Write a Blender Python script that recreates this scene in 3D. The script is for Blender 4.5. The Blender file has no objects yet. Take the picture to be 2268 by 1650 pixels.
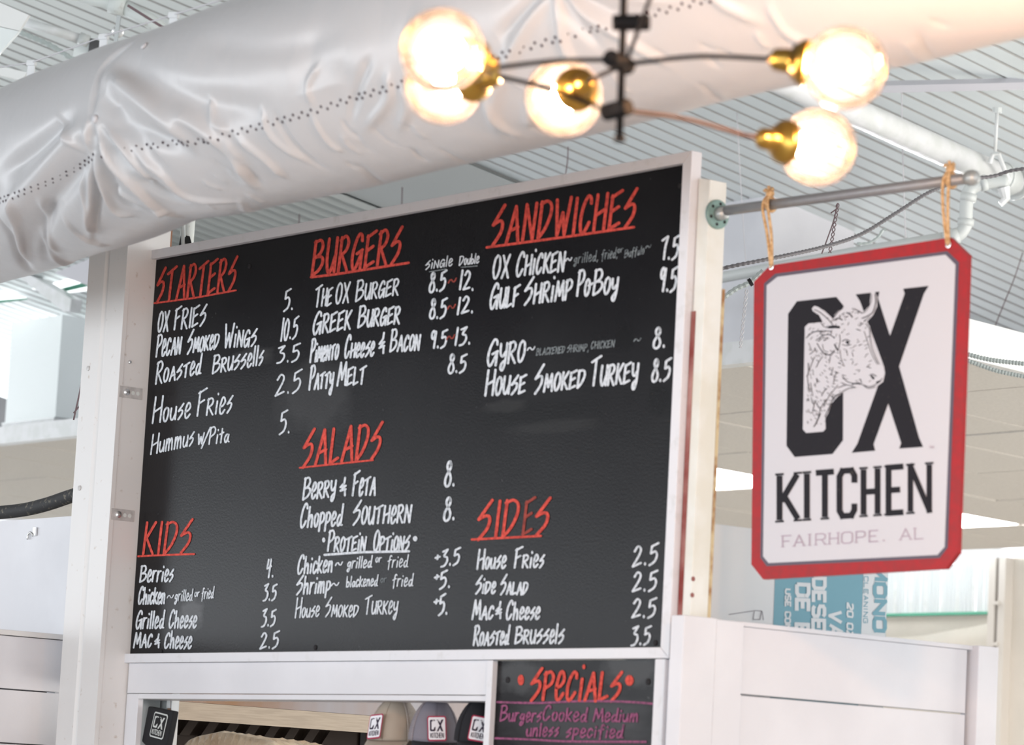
import bpy, bmesh, math, random
import numpy as np
from mathutils import Vector, Matrix
random.seed(7)
S = bpy.context.scene
COL = S.collection

# ---------------------------------------------------------------- camera
FPX = 7500.0
YAW, PITCH, ROLL = 0.9061808, 0.1321462, 0.0524532
CAM = np.array([8.596421, -5.352039, 1.546139])
def cam_axes():
    cy, sy = math.cos(YAW), math.sin(YAW); cp, sp = math.cos(PITCH), math.sin(PITCH)
    fwd = np.array([-sy*cp, cy*cp, sp]); right = np.array([cy, sy, 0.0]); up = np.cross(right, fwd)
    c, s = math.cos(ROLL), math.sin(ROLL)
    return c*right + s*up, -s*right + c*up, fwd
RT, UP, FW = cam_axes()
cam_d = bpy.data.cameras.new('camera'); cam = bpy.data.objects.new('camera', cam_d); COL.objects.link(cam)
M = Matrix.Identity(4)
for i in range(3):
    M[i][0] = RT[i]; M[i][1] = UP[i]; M[i][2] = -FW[i]; M[i][3] = CAM[i]
cam.matrix_world = M
cam_d.sensor_fit = 'HORIZONTAL'; cam_d.sensor_width = 36.0
cam_d.lens = FPX/2268.0*36.0
cam_d.clip_start = 0.1; cam_d.clip_end = 200
cam_d.dof.use_dof = True; cam_d.dof.focus_distance = 11.3; cam_d.dof.aperture_fstop = cam_d.lens/20.0
S.camera = cam

# ---------------------------------------------------------------- world, light, exposure
S.view_settings.view_transform = 'Standard'; S.view_settings.look = 'None'
S.view_settings.gamma = 1.0; S.view_settings.use_curve_mapping = False
S.view_settings.exposure = 0.25
S.cycles.use_denoising = True
S.cycles.max_bounces = 8; S.cycles.diffuse_bounces = 4; S.cycles.transparent_max_bounces = 16
S.cycles.sample_clamp_indirect = 6.0
W = bpy.data.worlds.new('world'); S.world = W; W.use_nodes = True
W.node_tree.nodes['Background'].inputs[0].default_value = (0.93, 0.96, 1.0, 1)
W.node_tree.nodes['Background'].inputs[1].default_value = 0.9
def area(name, loc, target, sx, sy, power, color=(1, 1, 1)):
    L = bpy.data.lights.new(name, 'AREA'); L.shape = 'RECTANGLE'; L.size = sx; L.size_y = sy
    L.energy = power; L.color = color
    o = bpy.data.objects.new(name, L); COL.objects.link(o); o.location = loc
    o.rotation_euler = (Vector(target)-Vector(loc)).to_track_quat('-Z', 'Y').to_euler(); return o
area('window_light_front', (2.0, -12.5, 1.7), (1.5, 0, 2.4), 18, 2.6, 740, (0.88, 0.95, 1.0))
area('window_light_front_left', (-15.0, -12.5, 2.2), (-6.0, 0, 2.6), 16, 3.4, 460, (0.90, 0.95, 1.0))
area('window_light_side', (13.0, -2.6, 2.4), (0.0, -0.2, 2.6), 6, 3.0, 190, (0.86, 0.94, 1.0))
area('deck_fill_light', (14.0, 7.0, 3.9), (-5.0, 8.0, 5.4), 6, 1.6, 150, (0.95, 0.98, 1.0))  # added fill from the right to brighten the roof deck, no real opening
area('clerestory_light', (-9.0, 12.3, 4.0), (-4.0, 5.0, 5.6), 13, 0.5, 2700, (0.97, 0.99, 1.0))
area('tile_fill_light', (5.0, 9.5, 1.6), (-8.0, 8.5, 3.2), 6, 2.4, 480, (1.0, 0.96, 0.90))  # added low fill for the underside of the tiled ceiling, no window here
area('left_deck_fill_light', (-18.0, 5.0, 4.2), (-5.0, 7.0, 5.2), 8, 1.4, 240, (0.97, 0.99, 1.0))  # added fill reaching the deck from the left, not a real window
area_lamp = bpy.data.lights.new('neighbour_chandelier_light', 'POINT'); area_lamp.energy = 62; area_lamp.color = (1.0, 0.52, 0.25); area_lamp.shadow_soft_size = 0.06
lo = bpy.data.objects.new('neighbour_chandelier_light', area_lamp); COL.objects.link(lo); lo.location = tuple(CAM+(FW+RT*(2480-1134)/FPX-UP*(10-825)/FPX)*5.1)

# ---------------------------------------------------------------- pixel rays (reference frame 2268x1650) onto real planes
def ray(px, py): return FW + RT*(px-1134)/FPX - UP*(py-825)/FPX
def PY(px, py, y): d = ray(px, py); return CAM + d*(y-CAM[1])/d[1]
def PX(px, py, x): d = ray(px, py); return CAM + d*(x-CAM[0])/d[0]
def PZ(px, py, z): d = ray(px, py); return CAM + d*(z-CAM[2])/d[2]
def PD(px, py, t): return CAM + ray(px, py)*t

# ---------------------------------------------------------------- materials
def mat(name, col, rough=0.5, metal=0.0, noise=None, bump=None, emit=None, spec=0.5, col2=None, sheen=0.0, stops=(0.4, 0.6), stretch=None):
    m = bpy.data.materials.new(name); m.use_nodes = True
    nt = m.node_tree; b = nt.nodes['Principled BSDF']
    b.inputs['Base Color'].default_value = (*col, 1); b.inputs['Roughness'].default_value = rough
    b.inputs['Metallic'].default_value = metal; b.inputs['Specular IOR Level'].default_value = spec
    if emit: b.inputs['Emission Color'].default_value = (*emit[0], 1); b.inputs['Emission Strength'].default_value = emit[1]
    tc = None
    if noise or bump:
        tc = nt.nodes.new('ShaderNodeTexCoord'); mp = nt.nodes.new('ShaderNodeMapping')
        nt.links.new(tc.outputs['Object'], mp.inputs[0])
        if stretch: mp.inputs['Scale'].default_value = stretch
    if noise:
        n = nt.nodes.new('ShaderNodeTexNoise'); n.inputs['Scale'].default_value = noise; n.inputs['Detail'].default_value = 6
        nt.links.new(mp.outputs[0], n.inputs[0])
        r = nt.nodes.new('ShaderNodeValToRGB'); r.color_ramp.elements[0].position = stops[0]; r.color_ramp.elements[1].position = stops[1]
        r.color_ramp.elements[0].color = (*(col2 or tuple(c*0.8 for c in col)), 1); r.color_ramp.elements[1].color = (*col, 1)
        nt.links.new(n.outputs[0], r.inputs[0]); nt.links.new(r.outputs[0], b.inputs['Base Color'])
    if bump:
        n2 = nt.nodes.new('ShaderNodeTexNoise'); n2.inputs['Scale'].default_value = bump[0]; n2.inputs['Detail'].default_value = 4
        nt.links.new(mp.outputs[0], n2.inputs[0])
        bp = nt.nodes.new('ShaderNodeBump'); bp.inputs['Strength'].default_value = bump[1]; bp.inputs['Distance'].default_value = 0.005
        nt.links.new(n2.outputs[0], bp.inputs['Height']); nt.links.new(bp.outputs[0], b.inputs['Normal'])
    return m
MT = {}
MT['white_paint'] = mat('white_paint', (0.76, 0.75, 0.78), 0.45, noise=2.5, col2=(0.70, 0.69, 0.72), bump=(90, 0.05))
MT['frame_paint'] = mat('frame_paint', (0.74, 0.73, 0.76), 0.5, noise=30, col2=(0.66, 0.65, 0.66), stops=(0.25, 0.42), bump=(60, 0.1))
MT['column_paint'] = mat('column_paint', (0.74, 0.72, 0.71), 0.4, noise=40, col2=(0.52, 0.44, 0.38), stops=(0.22, 0.34), bump=(30, 0.05))
MT['cream_paint'] = mat('cream_paint', (0.78, 0.78, 0.74), 0.5, noise=6, col2=(0.70, 0.68, 0.60), bump=(60, 0.1))
MT['rust'] = mat('rust', (0.34, 0.17, 0.07), 0.8, noise=25, col2=(0.62, 0.50, 0.30))
MT['red_edge'] = mat('red_edge', (0.22, 0.035, 0.03), 0.8, noise=6, col2=(0.5, 0.3, 0.27), stops=(.35, .6))
MT['deck_paint'] = mat('deck_paint', (0.83, 0.87, 0.865), 0.5)
MT['roof_dull'] = mat('roof_dull', (0.26, 0.26, 0.26), 0.6)
MT['deck_groove_shade'] = mat('deck_groove_shade', (0.50, 0.50, 0.49), 0.7)  # darker colour on the groove faces, imitating the shade inside the joints
MT['deck_warm'] = mat('deck_warm', (0.60, 0.61, 0.58), 0.5)
MT['deck_rib_light'] = mat('deck_rib_light', (0.85, 0.85, 0.84), 0.5)
MT['pipe_paint'] = mat('pipe_paint', (0.80, 0.80, 0.81), 0.35, noise=12, col2=(0.72, 0.73, 0.72))
MT['old_pipe_paint'] = mat('old_pipe_paint', (0.70, 0.73, 0.71), 0.5, noise=25, col2=(0.48, 0.46, 0.42), stops=(0.25, 0.4))
MT['pvc'] = mat('pvc', (0.62, 0.64, 0.63), 0.4)
MT['tile'] = mat('tile', (0.74, 0.695, 0.64), 0.8, noise=60, col2=(0.69, 0.645, 0.59))
MT['floor'] = mat('floor', (0.62, 0.61, 0.59), 0.6, noise=2)
MT['beige_wall'] = mat('beige_wall', (0.68, 0.62, 0.55), 0.7, noise=1.5, col2=(0.62, 0.57, 0.50))
MT['beige_post'] = mat('beige_post', (0.66, 0.61, 0.56), 0.6)
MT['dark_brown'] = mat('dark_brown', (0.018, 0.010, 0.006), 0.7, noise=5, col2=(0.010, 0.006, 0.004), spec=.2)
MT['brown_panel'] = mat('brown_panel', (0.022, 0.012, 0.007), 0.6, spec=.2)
MT['orange_strip'] = mat('orange_strip', (0.28, 0.10, 0.02), 0.5)
MT['steel_brushed'] = mat('steel_brushed', (0.40, 0.33, 0.26), 0.5, 0.25, noise=8, col2=(0.34, 0.28, 0.22), stretch=(1, 1, 20))
MT['steel_dull'] = mat('steel_dull', (0.20, 0.20, 0.22), 0.38, 0.8, noise=1.6, col2=(0.17, 0.10, 0.06), stretch=(1, 1, 0.2))
MT['galv'] = mat('galv', (0.31, 0.305, 0.32), 0.45, 0.5, noise=40, col2=(0.33, 0.33, 0.34), bump=(120, 0.15))
MT['flange_green'] = mat('flange_green', (0.23, 0.35, 0.32), 0.55, 0.35, noise=50, col2=(0.20, 0.30, 0.28))
MT['dark_hole'] = mat('dark_hole', (0.012, 0.010, 0.012), 0.8)
MT['metal_grey'] = mat('metal_grey', (0.45, 0.47, 0.47), 0.4, 0.5)
MT['metal_bright'] = mat('metal_bright', (0.75, 0.75, 0.75), 0.25, 0.8)
MT['strap'] = mat('strap', (0.62, 0.60, 0.59), 0.45, 0.2, noise=40, col2=(0.5, 0.48, 0.47))
MT['black_iron'] = mat('black_iron', (0.004, 0.0035, 0.004), 0.6, 0.0, spec=0.2)
MT['bronze_rod'] = mat('bronze_rod', (0.035, 0.014, 0.009), 0.5, 0.2)
MT['brass'] = mat('brass', (0.48, 0.28, 0.06), 0.28, 1.0)
MT['rope'] = mat('rope', (0.72, 0.48, 0.26), 0.9, noise=120, col2=(0.50, 0.29, 0.13), bump=(200, 0.6))
MT['sign_white'] = mat('sign_white', (0.58, 0.565, 0.60), 0.45)
MT['sign_red'] = mat('sign_red', (0.37, 0.012, 0.016), 0.5, noise=60, col2=(0.31, 0.017, 0.02), spec=.3)
MT['sign_plum'] = mat('sign_plum', (0.085, 0.065, 0.095), 0.5)
MT['sign_black'] = mat('sign_black', (0.012, 0.010, 0.014), 0.6, spec=0.2, noise=90, col2=(0.05, 0.045, 0.04), stops=(0.22, 0.34))
MT['sign_mauve'] = mat('sign_mauve', (0.40, 0.31, 0.38), 0.6)
MT['patch_white'] = mat('patch_white', (0.80, 0.80, 0.85), 0.7)
MT['patch_crimson'] = mat('patch_crimson', (0.35, 0.01, 0.06), 0.7)
MT['patch_navy'] = mat('patch_navy', (0.02, 0.01, 0.035), 0.7)
MT['cap_tan'] = mat('cap_tan', (0.40, 0.34, 0.28), 0.9, bump=(400, 0.2))
MT['cap_grey'] = mat('cap_grey', (0.20, 0.185, 0.22), 0.9, bump=(400, 0.2))
MT['cap_black'] = mat('cap_black', (0.010, 0.010, 0.014), 0.9)
MT['mesh_tan'] = mat('mesh_tan', (0.42, 0.37, 0.34), 0.8, noise=500, col2=(0.3, 0.25, 0.22))
MT['mesh_grey'] = mat('mesh_grey', (0.30, 0.27, 0.28), 0.8, noise=500, col2=(0.2, 0.17, 0.2))
MT['neoprene'] = mat('neoprene', (0.006, 0.006, 0.008), 0.8)
MT['print_silver'] = mat('print_silver', (0.62, 0.64, 0.62), 0.6)
MT['teal'] = mat('teal', (0.16, 0.36, 0.44), 0.55)
MT['carton_white'] = mat('carton_white', (0.70, 0.72, 0.73), 0.6)
MT['wood'] = mat('wood', (0.55, 0.38, 0.24), 0.7, noise=20, col2=(0.30, 0.14, 0.08), stretch=(1, 1, 0.2))
MT['bag_plastic'] = mat('bag_plastic', (0.88, 0.72, 0.54), 0.2, noise=14, col2=(0.78, 0.60, 0.42), bump=(60, 0.6))
MT['foam_black'] = mat('foam_black', (0.03, 0.03, 0.032), 0.7, noise=60, col2=(0.18, 0.16, 0.12), stops=(0.3, 0.42))
MT['cable_dark'] = mat('cable_dark', (0.16, 0.15, 0.16), 0.5, 0.3)
MT['cable_light'] = mat('cable_light', (0.45, 0.50, 0.49), 0.5)
MT['wire'] = mat('wire', (0.18, 0.12, 0.13), 0.6)
MT['wire_white'] = mat('wire_white', (0.62, 0.60, 0.62), 0.6)
MT['green_seal'] = mat('green_seal', (0.05, 0.25, 0.16), 0.5)
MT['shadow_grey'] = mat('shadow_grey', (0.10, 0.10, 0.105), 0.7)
MT['tube_light'] = mat('tube_light', (0.9, 0.9, 0.9), 0.5, emit=((1.0, 0.97, 0.93), 8.0))
MT['window_sky'] = mat('window_sky', (0.8, 0.8, 0.8), 0.5, emit=((0.95, 0.98, 1.0), 1.25))
MT['vent_dark'] = mat('vent_dark', (0.035, 0.012, 0.022), 0.9)
MT['button'] = mat('button', (0.55, 0.54, 0.56), 0.5)

def chalk(name, col, dark, scale, lo, hi):
    return mat(name, col, 0.85, noise=scale, col2=dark, stops=(lo, hi), spec=0.1)
MT['chalk_white'] = chalk('chalk_white', (0.72, 0.74, 0.78), (0.40, 0.43, 0.46), 120, 0.30, 0.55)
MT['chalk_grey'] = chalk('chalk_grey', (0.28, 0.31, 0.32), (0.10, 0.11, 0.12), 160, 0.35, 0.6)
MT['chalk_red'] = chalk('chalk_red', (0.72, 0.10, 0.075), (0.42, 0.055, 0.045), 90, 0.35, 0.6)
MT['chalk_red_faint'] = chalk('chalk_red_faint', (0.36, 0.07, 0.055), (0.14, 0.04, 0.035), 60, 0.3, 0.6)
MT['chalk_pink'] = chalk('chalk_pink', (0.34, 0.10, 0.20), (0.16, 0.06, 0.11), 110, 0.35, 0.6)

def board_material(name, spots):
    """blackboard paint: near-black with rubbed-out streaks and re-painted patches in board coordinates"""
    m = bpy.data.materials.new(name); m.use_nodes = True; nt = m.node_tree; b = nt.nodes['Principled BSDF']
    N = nt.nodes.new; L = nt.links.new
    b.inputs['Roughness'].default_value = 0.22; b.inputs['Specular IOR Level'].default_value = 0.14
    geo = N('ShaderNodeNewGeometry')
    n = N('ShaderNodeTexNoise'); n.inputs['Scale'].default_value = 2.2; n.inputs['Detail'].default_value = 8; n.inputs['Roughness'].default_value = 0.6
    L(geo.outputs['Position'], n.inputs[0])
    r = N('ShaderNodeValToRGB'); r.color_ramp.elements[0].position = 0.3; r.color_ramp.elements[1].position = 0.75
    r.color_ramp.elements[0].color = (0.006, 0.0055, 0.007, 1); r.color_ramp.elements[1].color = (0.013, 0.013, 0.0145, 1)
    L(n.outputs[0], r.inputs[0]); cur = r.outputs[0]
    n3 = N('ShaderNodeTexNoise'); n3.inputs['Scale'].default_value = 70; n3.inputs['Detail'].default_value = 3; L(geo.outputs['Position'], n3.inputs[0])
    r3 = N('ShaderNodeValToRGB'); r3.color_ramp.elements[0].position = 0.70; r3.color_ramp.elements[1].position = 0.78
    L(n3.outputs[0], r3.inputs[0])
    mx = N('ShaderNodeMix'); mx.data_type = 'RGBA'; mx.inputs[7].default_value = (0.07, 0.07, 0.073, 1)
    L(r3.outputs[0], mx.inputs[0]); L(cur, mx.inputs[6]); cur = mx.outputs[2]
    for (px, py, rx, rz, col, amt) in spots:
        c = PY(px, py, 0.0)
        vm = N('ShaderNodeVectorMath'); vm.operation = 'SUBTRACT'; vm.inputs[1].default_value = tuple(c); L(geo.outputs['Position'], vm.inputs[0])
        v2 = N('ShaderNodeVectorMath'); v2.operation = 'MULTIPLY'; v2.inputs[1].default_value = (1/rx, 0, 1/rz); L(vm.outputs[0], v2.inputs[0])
        ln = N('ShaderNodeVectorMath'); ln.operation = 'LENGTH'; L(v2.outputs[0], ln.inputs[0])
        nn = N('ShaderNodeTexNoise'); nn.inputs['Scale'].default_value = 1.6; nn.inputs['Detail'].default_value = 5; L(v2.outputs[0], nn.inputs[0])
        ad = N('ShaderNodeMath'); ad.operation = 'ADD'; L(ln.outputs['Value'], ad.inputs[0]); L(nn.outputs[0], ad.inputs[1])
        mr = N('ShaderNodeMapRange'); mr.inputs[1].default_value = 1.55; mr.inputs[2].default_value = 1.1; mr.inputs[3].default_value = 0; mr.inputs[4].default_value = amt
        L(ad.outputs[0], mr.inputs[0])
        mx = N('ShaderNodeMix'); mx.data_type = 'RGBA'; mx.inputs[7].default_value = (*col, 1)
        L(mr.outputs[0], mx.inputs[0]); L(cur, mx.inputs[6]); cur = mx.outputs[2]
    L(cur, b.inputs['Base Color'])
    bp = N('ShaderNodeBump'); bp.inputs['Strength'].default_value = 0.12; bp.inputs['Distance'].default_value = 0.002
    n4 = N('ShaderNodeTexNoise'); n4.inputs['Scale'].default_value = 160; L(geo.outputs['Position'], n4.inputs[0])
    L(n4.outputs[0], bp.inputs['Height']); L(bp.outputs[0], b.inputs['Normal'])
    return m
DK_ = (0.006, 0.006, 0.007)
MT['blackboard'] = board_material('blackboard', [
    (1385, 750, 0.045, 0.035, DK_, 0.8), (1460, 885, 0.05, 0.05, DK_, 0.8), (1190, 915, 0.30, 0.035, DK_, 0.8),
    (1120, 900, 0.10, 0.02, (0.05, 0.05, 0.05), 0.3), (1230, 945, 0.2, 0.02, (0.035, 0.035, 0.035), 0.35),
    (425, 1360, 0.07, 0.05, (0.10, 0.10, 0.105), 0.6), (700, 880, 0.2, 0.12, (0.05, 0.05, 0.052), 0.5),
    (560, 790, 0.12, 0.03, (0.06, 0.06, 0.062), 0.5)])
MT['blackboard_dusty'] = board_material('blackboard_dusty', [
    (1150, 1500, 0.10, 0.05, (0.07, 0.072, 0.075), 0.6), (1400, 1480, 0.12, 0.05, (0.07, 0.072, 0.075), 0.6), (1280, 1600, 0.3, 0.08, (0.055, 0.055, 0.06), 0.7)])

def fabric_material():
    m = mat('duct_fabric', (0.50, 0.492, 0.50), 0.33, spec=0.6)
    nt = m.node_tree; b = nt.nodes['Principled BSDF']; b.inputs['Sheen Weight'].default_value = 0.15
    tc = nt.nodes.new('ShaderNodeTexCoord'); w = nt.nodes.new('ShaderNodeTexNoise'); w.inputs['Scale'].default_value = 9; w.inputs['Detail'].default_value = 5
    mp = nt.nodes.new('ShaderNodeMapping'); mp.inputs['Rotation'].default_value = (0, 0.5, 0); mp.inputs['Scale'].default_value = (1.0, 1.0, 0.35)
    nt.links.new(tc.outputs['Object'], mp.inputs[0]); nt.links.new(mp.outputs[0], w.inputs[0])
    bp = nt.nodes.new('ShaderNodeBump'); bp.inputs['Strength'].default_value = 0.25; bp.inputs['Distance'].default_value = 0.02
    nt.links.new(w.outputs[0], bp.inputs['Height']); nt.links.new(bp.outputs[0], b.inputs['Normal'])
    return m
MT['fabric'] = fabric_material()

def bulb_glass():
    m = bpy.data.materials.new('seeded_glass'); m.use_nodes = True; nt = m.node_tree
    for n in list(nt.nodes): nt.nodes.remove(n)
    N = nt.nodes.new; L = nt.links.new
    out = N('ShaderNodeOutputMaterial'); tr = N('ShaderNodeBsdfTransparent'); tr.inputs[0].default_value = (1, 0.97, 0.94, 1)
    tl = N('ShaderNodeBsdfTranslucent'); tl.inputs[0].default_value = (1, 0.93, 0.88, 1)
    gl = N('ShaderNodeBsdfGlossy'); gl.inputs['Roughness'].default_value = 0.05
    tc = N('ShaderNodeTexCoord'); no = N('ShaderNodeTexNoise'); no.inputs['Scale'].default_value = 90; no.inputs['Detail'].default_value = 3
    L(tc.outputs['Object'], no.inputs[0]); mr = N('ShaderNodeMapRange'); mr.inputs[1].default_value = 0.35; mr.inputs[2].default_value = 0.65
    mr.inputs[3].default_value = 0.008; mr.inputs[4].default_value = 0.019; L(no.outputs[0], mr.inputs[0])
    m1 = N('ShaderNodeMixShader'); L(mr.outputs[0], m1.inputs[0]); L(tr.outputs[0], m1.inputs[1]); L(tl.outputs[0], m1.inputs[2])
    fr = N('ShaderNodeFresnel'); fr.inputs[0].default_value = 1.3
    m2 = N('ShaderNodeMixShader'); L(fr.outputs[0], m2.inputs[0]); L(m1.outputs[0], m2.inputs[1]); L(gl.outputs[0], m2.inputs[2])
    L(m2.outputs[0], out.inputs[0]); return m
MT['bulb_glass'] = bulb_glass()
MT['filament'] = mat('filament', (1, 0.9, 0.8), 0.5, emit=((1.0, 0.67, 0.46), 560.0))

# ---------------------------------------------------------------- object helpers
WL = {}
def link(o, parent=None):
    COL.objects.link(o)
    if parent is not None: o.parent = parent
def thing(name, label, cat, loc, group=None, kind=None):
    o = bpy.data.objects.new(name, None); o.empty_display_size = 0.1; COL.objects.link(o)
    o.location = tuple(float(v) for v in loc); WL[o.name] = np.array(loc, float)
    if kind: o['kind'] = kind
    if label: o['label'] = label
    if cat: o['category'] = cat
    if group: o['group'] = group
    return o
def obj(name, bm, m, parent=None, label=None, cat=None, group=None, kind=None, smooth=False, bevel=0, local=False):
    if isinstance(bm, bpy.types.Mesh): me = bm
    else:
        bmesh.ops.recalc_face_normals(bm, faces=bm.faces)
        me = bpy.data.meshes.new(name); bm.to_mesh(me); bm.free()
    if m is not None and not me.materials: me.materials.append(MT[m])
    if smooth: me.polygons.foreach_set('use_smooth', [True]*len(me.polygons))
    o = bpy.data.objects.new(name, me); link(o, parent)
    if parent is not None and not local:
        w = WL.get(parent.name, np.zeros(3)); o.location = tuple(-w); WL[o.name] = np.zeros(3)
    elif parent is None and not local:
        n = len(me.vertices); co = np.empty(n*3, np.float32); me.vertices.foreach_get('co', co); co = co.reshape(-1, 3)
        c = (co.min(0)+co.max(0))/2; c[2] = co[:, 2].min()
        me.vertices.foreach_set('co', (co-c).ravel()); o.location = tuple(float(v) for v in c); WL[o.name] = np.array(c, float)
        me.update()
    if bevel:
        b = o.modifiers.new('bevel', 'BEVEL'); b.width = bevel; b.segments = 2; b.limit_method = 'ANGLE'
    if label: o['label'] = label
    if cat: o['category'] = cat
    if group: o['group'] = group
    if kind: o['kind'] = kind
    return o
def NB(): return bmesh.new()
def box(bm, x0, x1, y0, y1, z0, z1):
    vs = [bm.verts.new((x, y, z)) for z in (z0, z1) for y in (y0, y1) for x in (x0, x1)]
    for f in ((0, 1, 3, 2), (4, 5, 7, 6), (0, 1, 5, 4), (2, 3, 7, 6), (0, 2, 6, 4), (1, 3, 7, 5)): bm.faces.new([vs[i] for i in f])
    return vs
def prism(bm, pts, off):
    """polygon of 3-D points extruded by vector off"""
    off = np.array(off); a = [bm.verts.new(tuple(p)) for p in pts]; b = [bm.verts.new(tuple(np.array(p)+off)) for p in pts]
    n = len(a); bm.faces.new(a); bm.faces.new(b[::-1])
    for i in range(n): bm.faces.new((a[i], a[(i+1) % n], b[(i+1) % n], b[i]))
def frames(pts):
    P = np.array(pts, float); T = np.gradient(P, axis=0); T /= np.linalg.norm(T, axis=1)[:, None]+1e-12
    ref = np.array([0, 0, 1.0]) if abs(T[0][2]) < 0.9 else np.array([1.0, 0, 0])
    out = []
    for t in T:
        u = ref-t*(ref@t); u /= np.linalg.norm(u); v = np.cross(t, u); out.append((u, v)); ref = u
    return P, out
from mathutils.geometry import tessellate_polygon
def plate(bm, pts2, P3, off):
    """flat concave outline pts2 with 3-D points P3, thickened by vector off"""
    tri = tessellate_polygon([[Vector((p[0], p[1], 0)) for p in pts2]]); off = np.array(off)
    a = [bm.verts.new(tuple(p)) for p in P3]; b = [bm.verts.new(tuple(np.array(p)+off)) for p in P3]; n = len(a)
    for t in tri:
        if len(set(t)) == 3: bm.faces.new([a[i] for i in t]); bm.faces.new([b[i] for i in t[::-1]])
    for i in range(n): bm.faces.new((a[i], a[(i+1) % n], b[(i+1) % n], b[i]))
def tube(bm, pts, r, n=12, cap=True):
    P, fr = frames(pts); rings = []
    for i, (p, (u, v)) in enumerate(zip(P, fr)):
        rr = r[i] if hasattr(r, '__len__') else r
        rings.append([bm.verts.new(tuple(p+(u*math.cos(a)+v*math.sin(a))*rr)) for a in np.linspace(0, 2*math.pi, n, endpoint=False)])
    for A, B in zip(rings, rings[1:]):
        for i in range(n): bm.faces.new((A[i], A[(i+1) % n], B[(i+1) % n], B[i]))
    if cap: bm.faces.new(rings[0][::-1]); bm.faces.new(rings[-1])
def lathe(bm, o, ax, prof, n=24):
    """prof: (distance along axis, radius)"""
    ax = np.array(ax, float); ax /= np.linalg.norm(ax); o = np.array(o, float)
    pts = [o+ax*d for d, _ in prof]
    ref = np.array([0, 0, 1.0]) if abs(ax[2]) < 0.9 else np.array([1.0, 0, 0])
    u = ref-ax*(ref@ax); u /= np.linalg.norm(u); v = np.cross(ax, u); rings = []
    for p, (_, r) in zip(pts, prof):
        rings.append([bm.verts.new(tuple(p+(u*math.cos(a)+v*math.sin(a))*max(r, 1e-4))) for a in np.linspace(0, 2*math.pi, n, endpoint=False)])
    for A, B in zip(rings, rings[1:]):
        for i in range(n): bm.faces.new((A[i], A[(i+1) % n], B[(i+1) % n], B[i]))
    bm.faces.new(rings[0][::-1]); bm.faces.new(rings[-1])
def sphere(bm, c, r, seg=24, rings=14, sc=(1, 1, 1)):
    m = Matrix.Translation(tuple(c)) @ Matrix.Diagonal((sc[0], sc[1], sc[2], 1))
    bmesh.ops.create_uvsphere(bm, u_segments=seg, v_segments=rings, radius=r, matrix=m)
def spline(pts, k=6):
    P = [np.array(p, float) for p in pts]; Q = [2*P[0]-P[1]]+P+[2*P[-1]-P[-2]]; out = []
    for i in range(1, len(Q)-2):
        for j in range(k):
            t = j/k; out.append(0.5*((2*Q[i])+(Q[i+1]-Q[i-1])*t+(2*Q[i-1]-5*Q[i]+4*Q[i+1]-Q[i+2])*t*t+(3*Q[i]-Q[i-1]-3*Q[i+1]+Q[i+2])*t**3))
    out.append(P[-1]); return out
def copy_tree(o, parent=None):
    c = o.copy(); COL.objects.link(c)
    if parent is not None: c.parent = parent
    for ch in list(o.children): copy_tree(ch, c)
    return c

# ================================================================ STRUCTURE
bm = NB(); box(bm, -20, 16, -15, 16, -0.1, 0.0)
obj('floor', bm, 'floor', kind='structure')

# roof deck: metal sheets falling 2 in 12 towards +Y, ribs every 125 mm
SL = 0.1667
def deck_z(y, z0=6.0): return z0-SL*y
def sheet_mesh(name, mode, w, pitch, y0, y1, z0=6.0):
    bm = NB(); n = int(round(w/pitch)); prof = []
    for i in range(n):
        x = i*pitch
        if mode == 'groove': prof += [(x, 0), (x+pitch*0.80, 0), (x+pitch*0.82, 0.034), (x+pitch*0.97, 0.034)]
        elif mode == 'lip': prof += [(x, 0), (x+pitch*0.80, 0.0), (x+pitch*0.84, -0.030), (x+pitch*0.92, -0.034), (x+pitch*0.96, 0.0)]
    if mode == 'flat': prof = [(0, 0), (w-0.012, 0)]
    else: prof.append((w, 0))
    a = [bm.verts.new((x, y0, deck_z(y0, z0)+z)) for x, z in prof]; b = [bm.verts.new((x, y1, deck_z(y1, z0)+z)) for x, z in prof]
    for i in range(len(prof)-1):
        f = bm.faces.new((a[i], a[i+1], b[i+1], b[i]))
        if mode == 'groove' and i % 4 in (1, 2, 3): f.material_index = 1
    me = bpy.data.meshes.new(name); bm.to_mesh(me); bm.free(); return me
ceil = thing('ceiling', None, None, (0, 0, 6.0), kind='structure')
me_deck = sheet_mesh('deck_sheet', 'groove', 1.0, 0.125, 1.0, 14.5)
me_deck.materials.append(MT['deck_paint']); me_deck.materials.append(MT['deck_groove_shade'])
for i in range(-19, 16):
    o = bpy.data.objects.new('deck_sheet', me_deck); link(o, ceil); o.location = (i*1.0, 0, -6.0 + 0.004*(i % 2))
me_front = sheet_mesh('roof_sheet', 'groove', 3.0, 0.25, -14, 1.0, 6.0)
for v in me_front.vertices: v.co.z = 5.83 + 0.10*(v.co.y-1.0) + 0.02
me_front.materials.append(MT['roof_dull']); me_front.materials.append(MT['roof_dull'])
for i in range(-4, 5):
    o = bpy.data.objects.new('roof_sheet', me_front); link(o, ceil); o.location = (i*3.0, 0, -6.0)
# lower soffit seen just above the board's left half: ribs with pale lips, then a flat panel
def under(x0, x1, y0, y1, mode, pitch, m, name, dz):
    me = sheet_mesh(name, mode, x1-x0, pitch, y0, y1); me.materials.append(MT[m])
    o = bpy.data.objects.new(name, me); link(o, ceil); o.location = (x0, 0, -6.0-dz); return o
for k in range(5):
    x1 = -6.98-k*1.17
    under(x1-1.17, x1, 4.6, 7.6, 'lip', 0.13, 'deck_warm', 'soffit_sheet', 0.03)
under(-6.96, -5.72, 4.6, 7.6, 'flat', 1, 'deck_warm', 'flat_ceiling_panel', 0.025)

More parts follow.
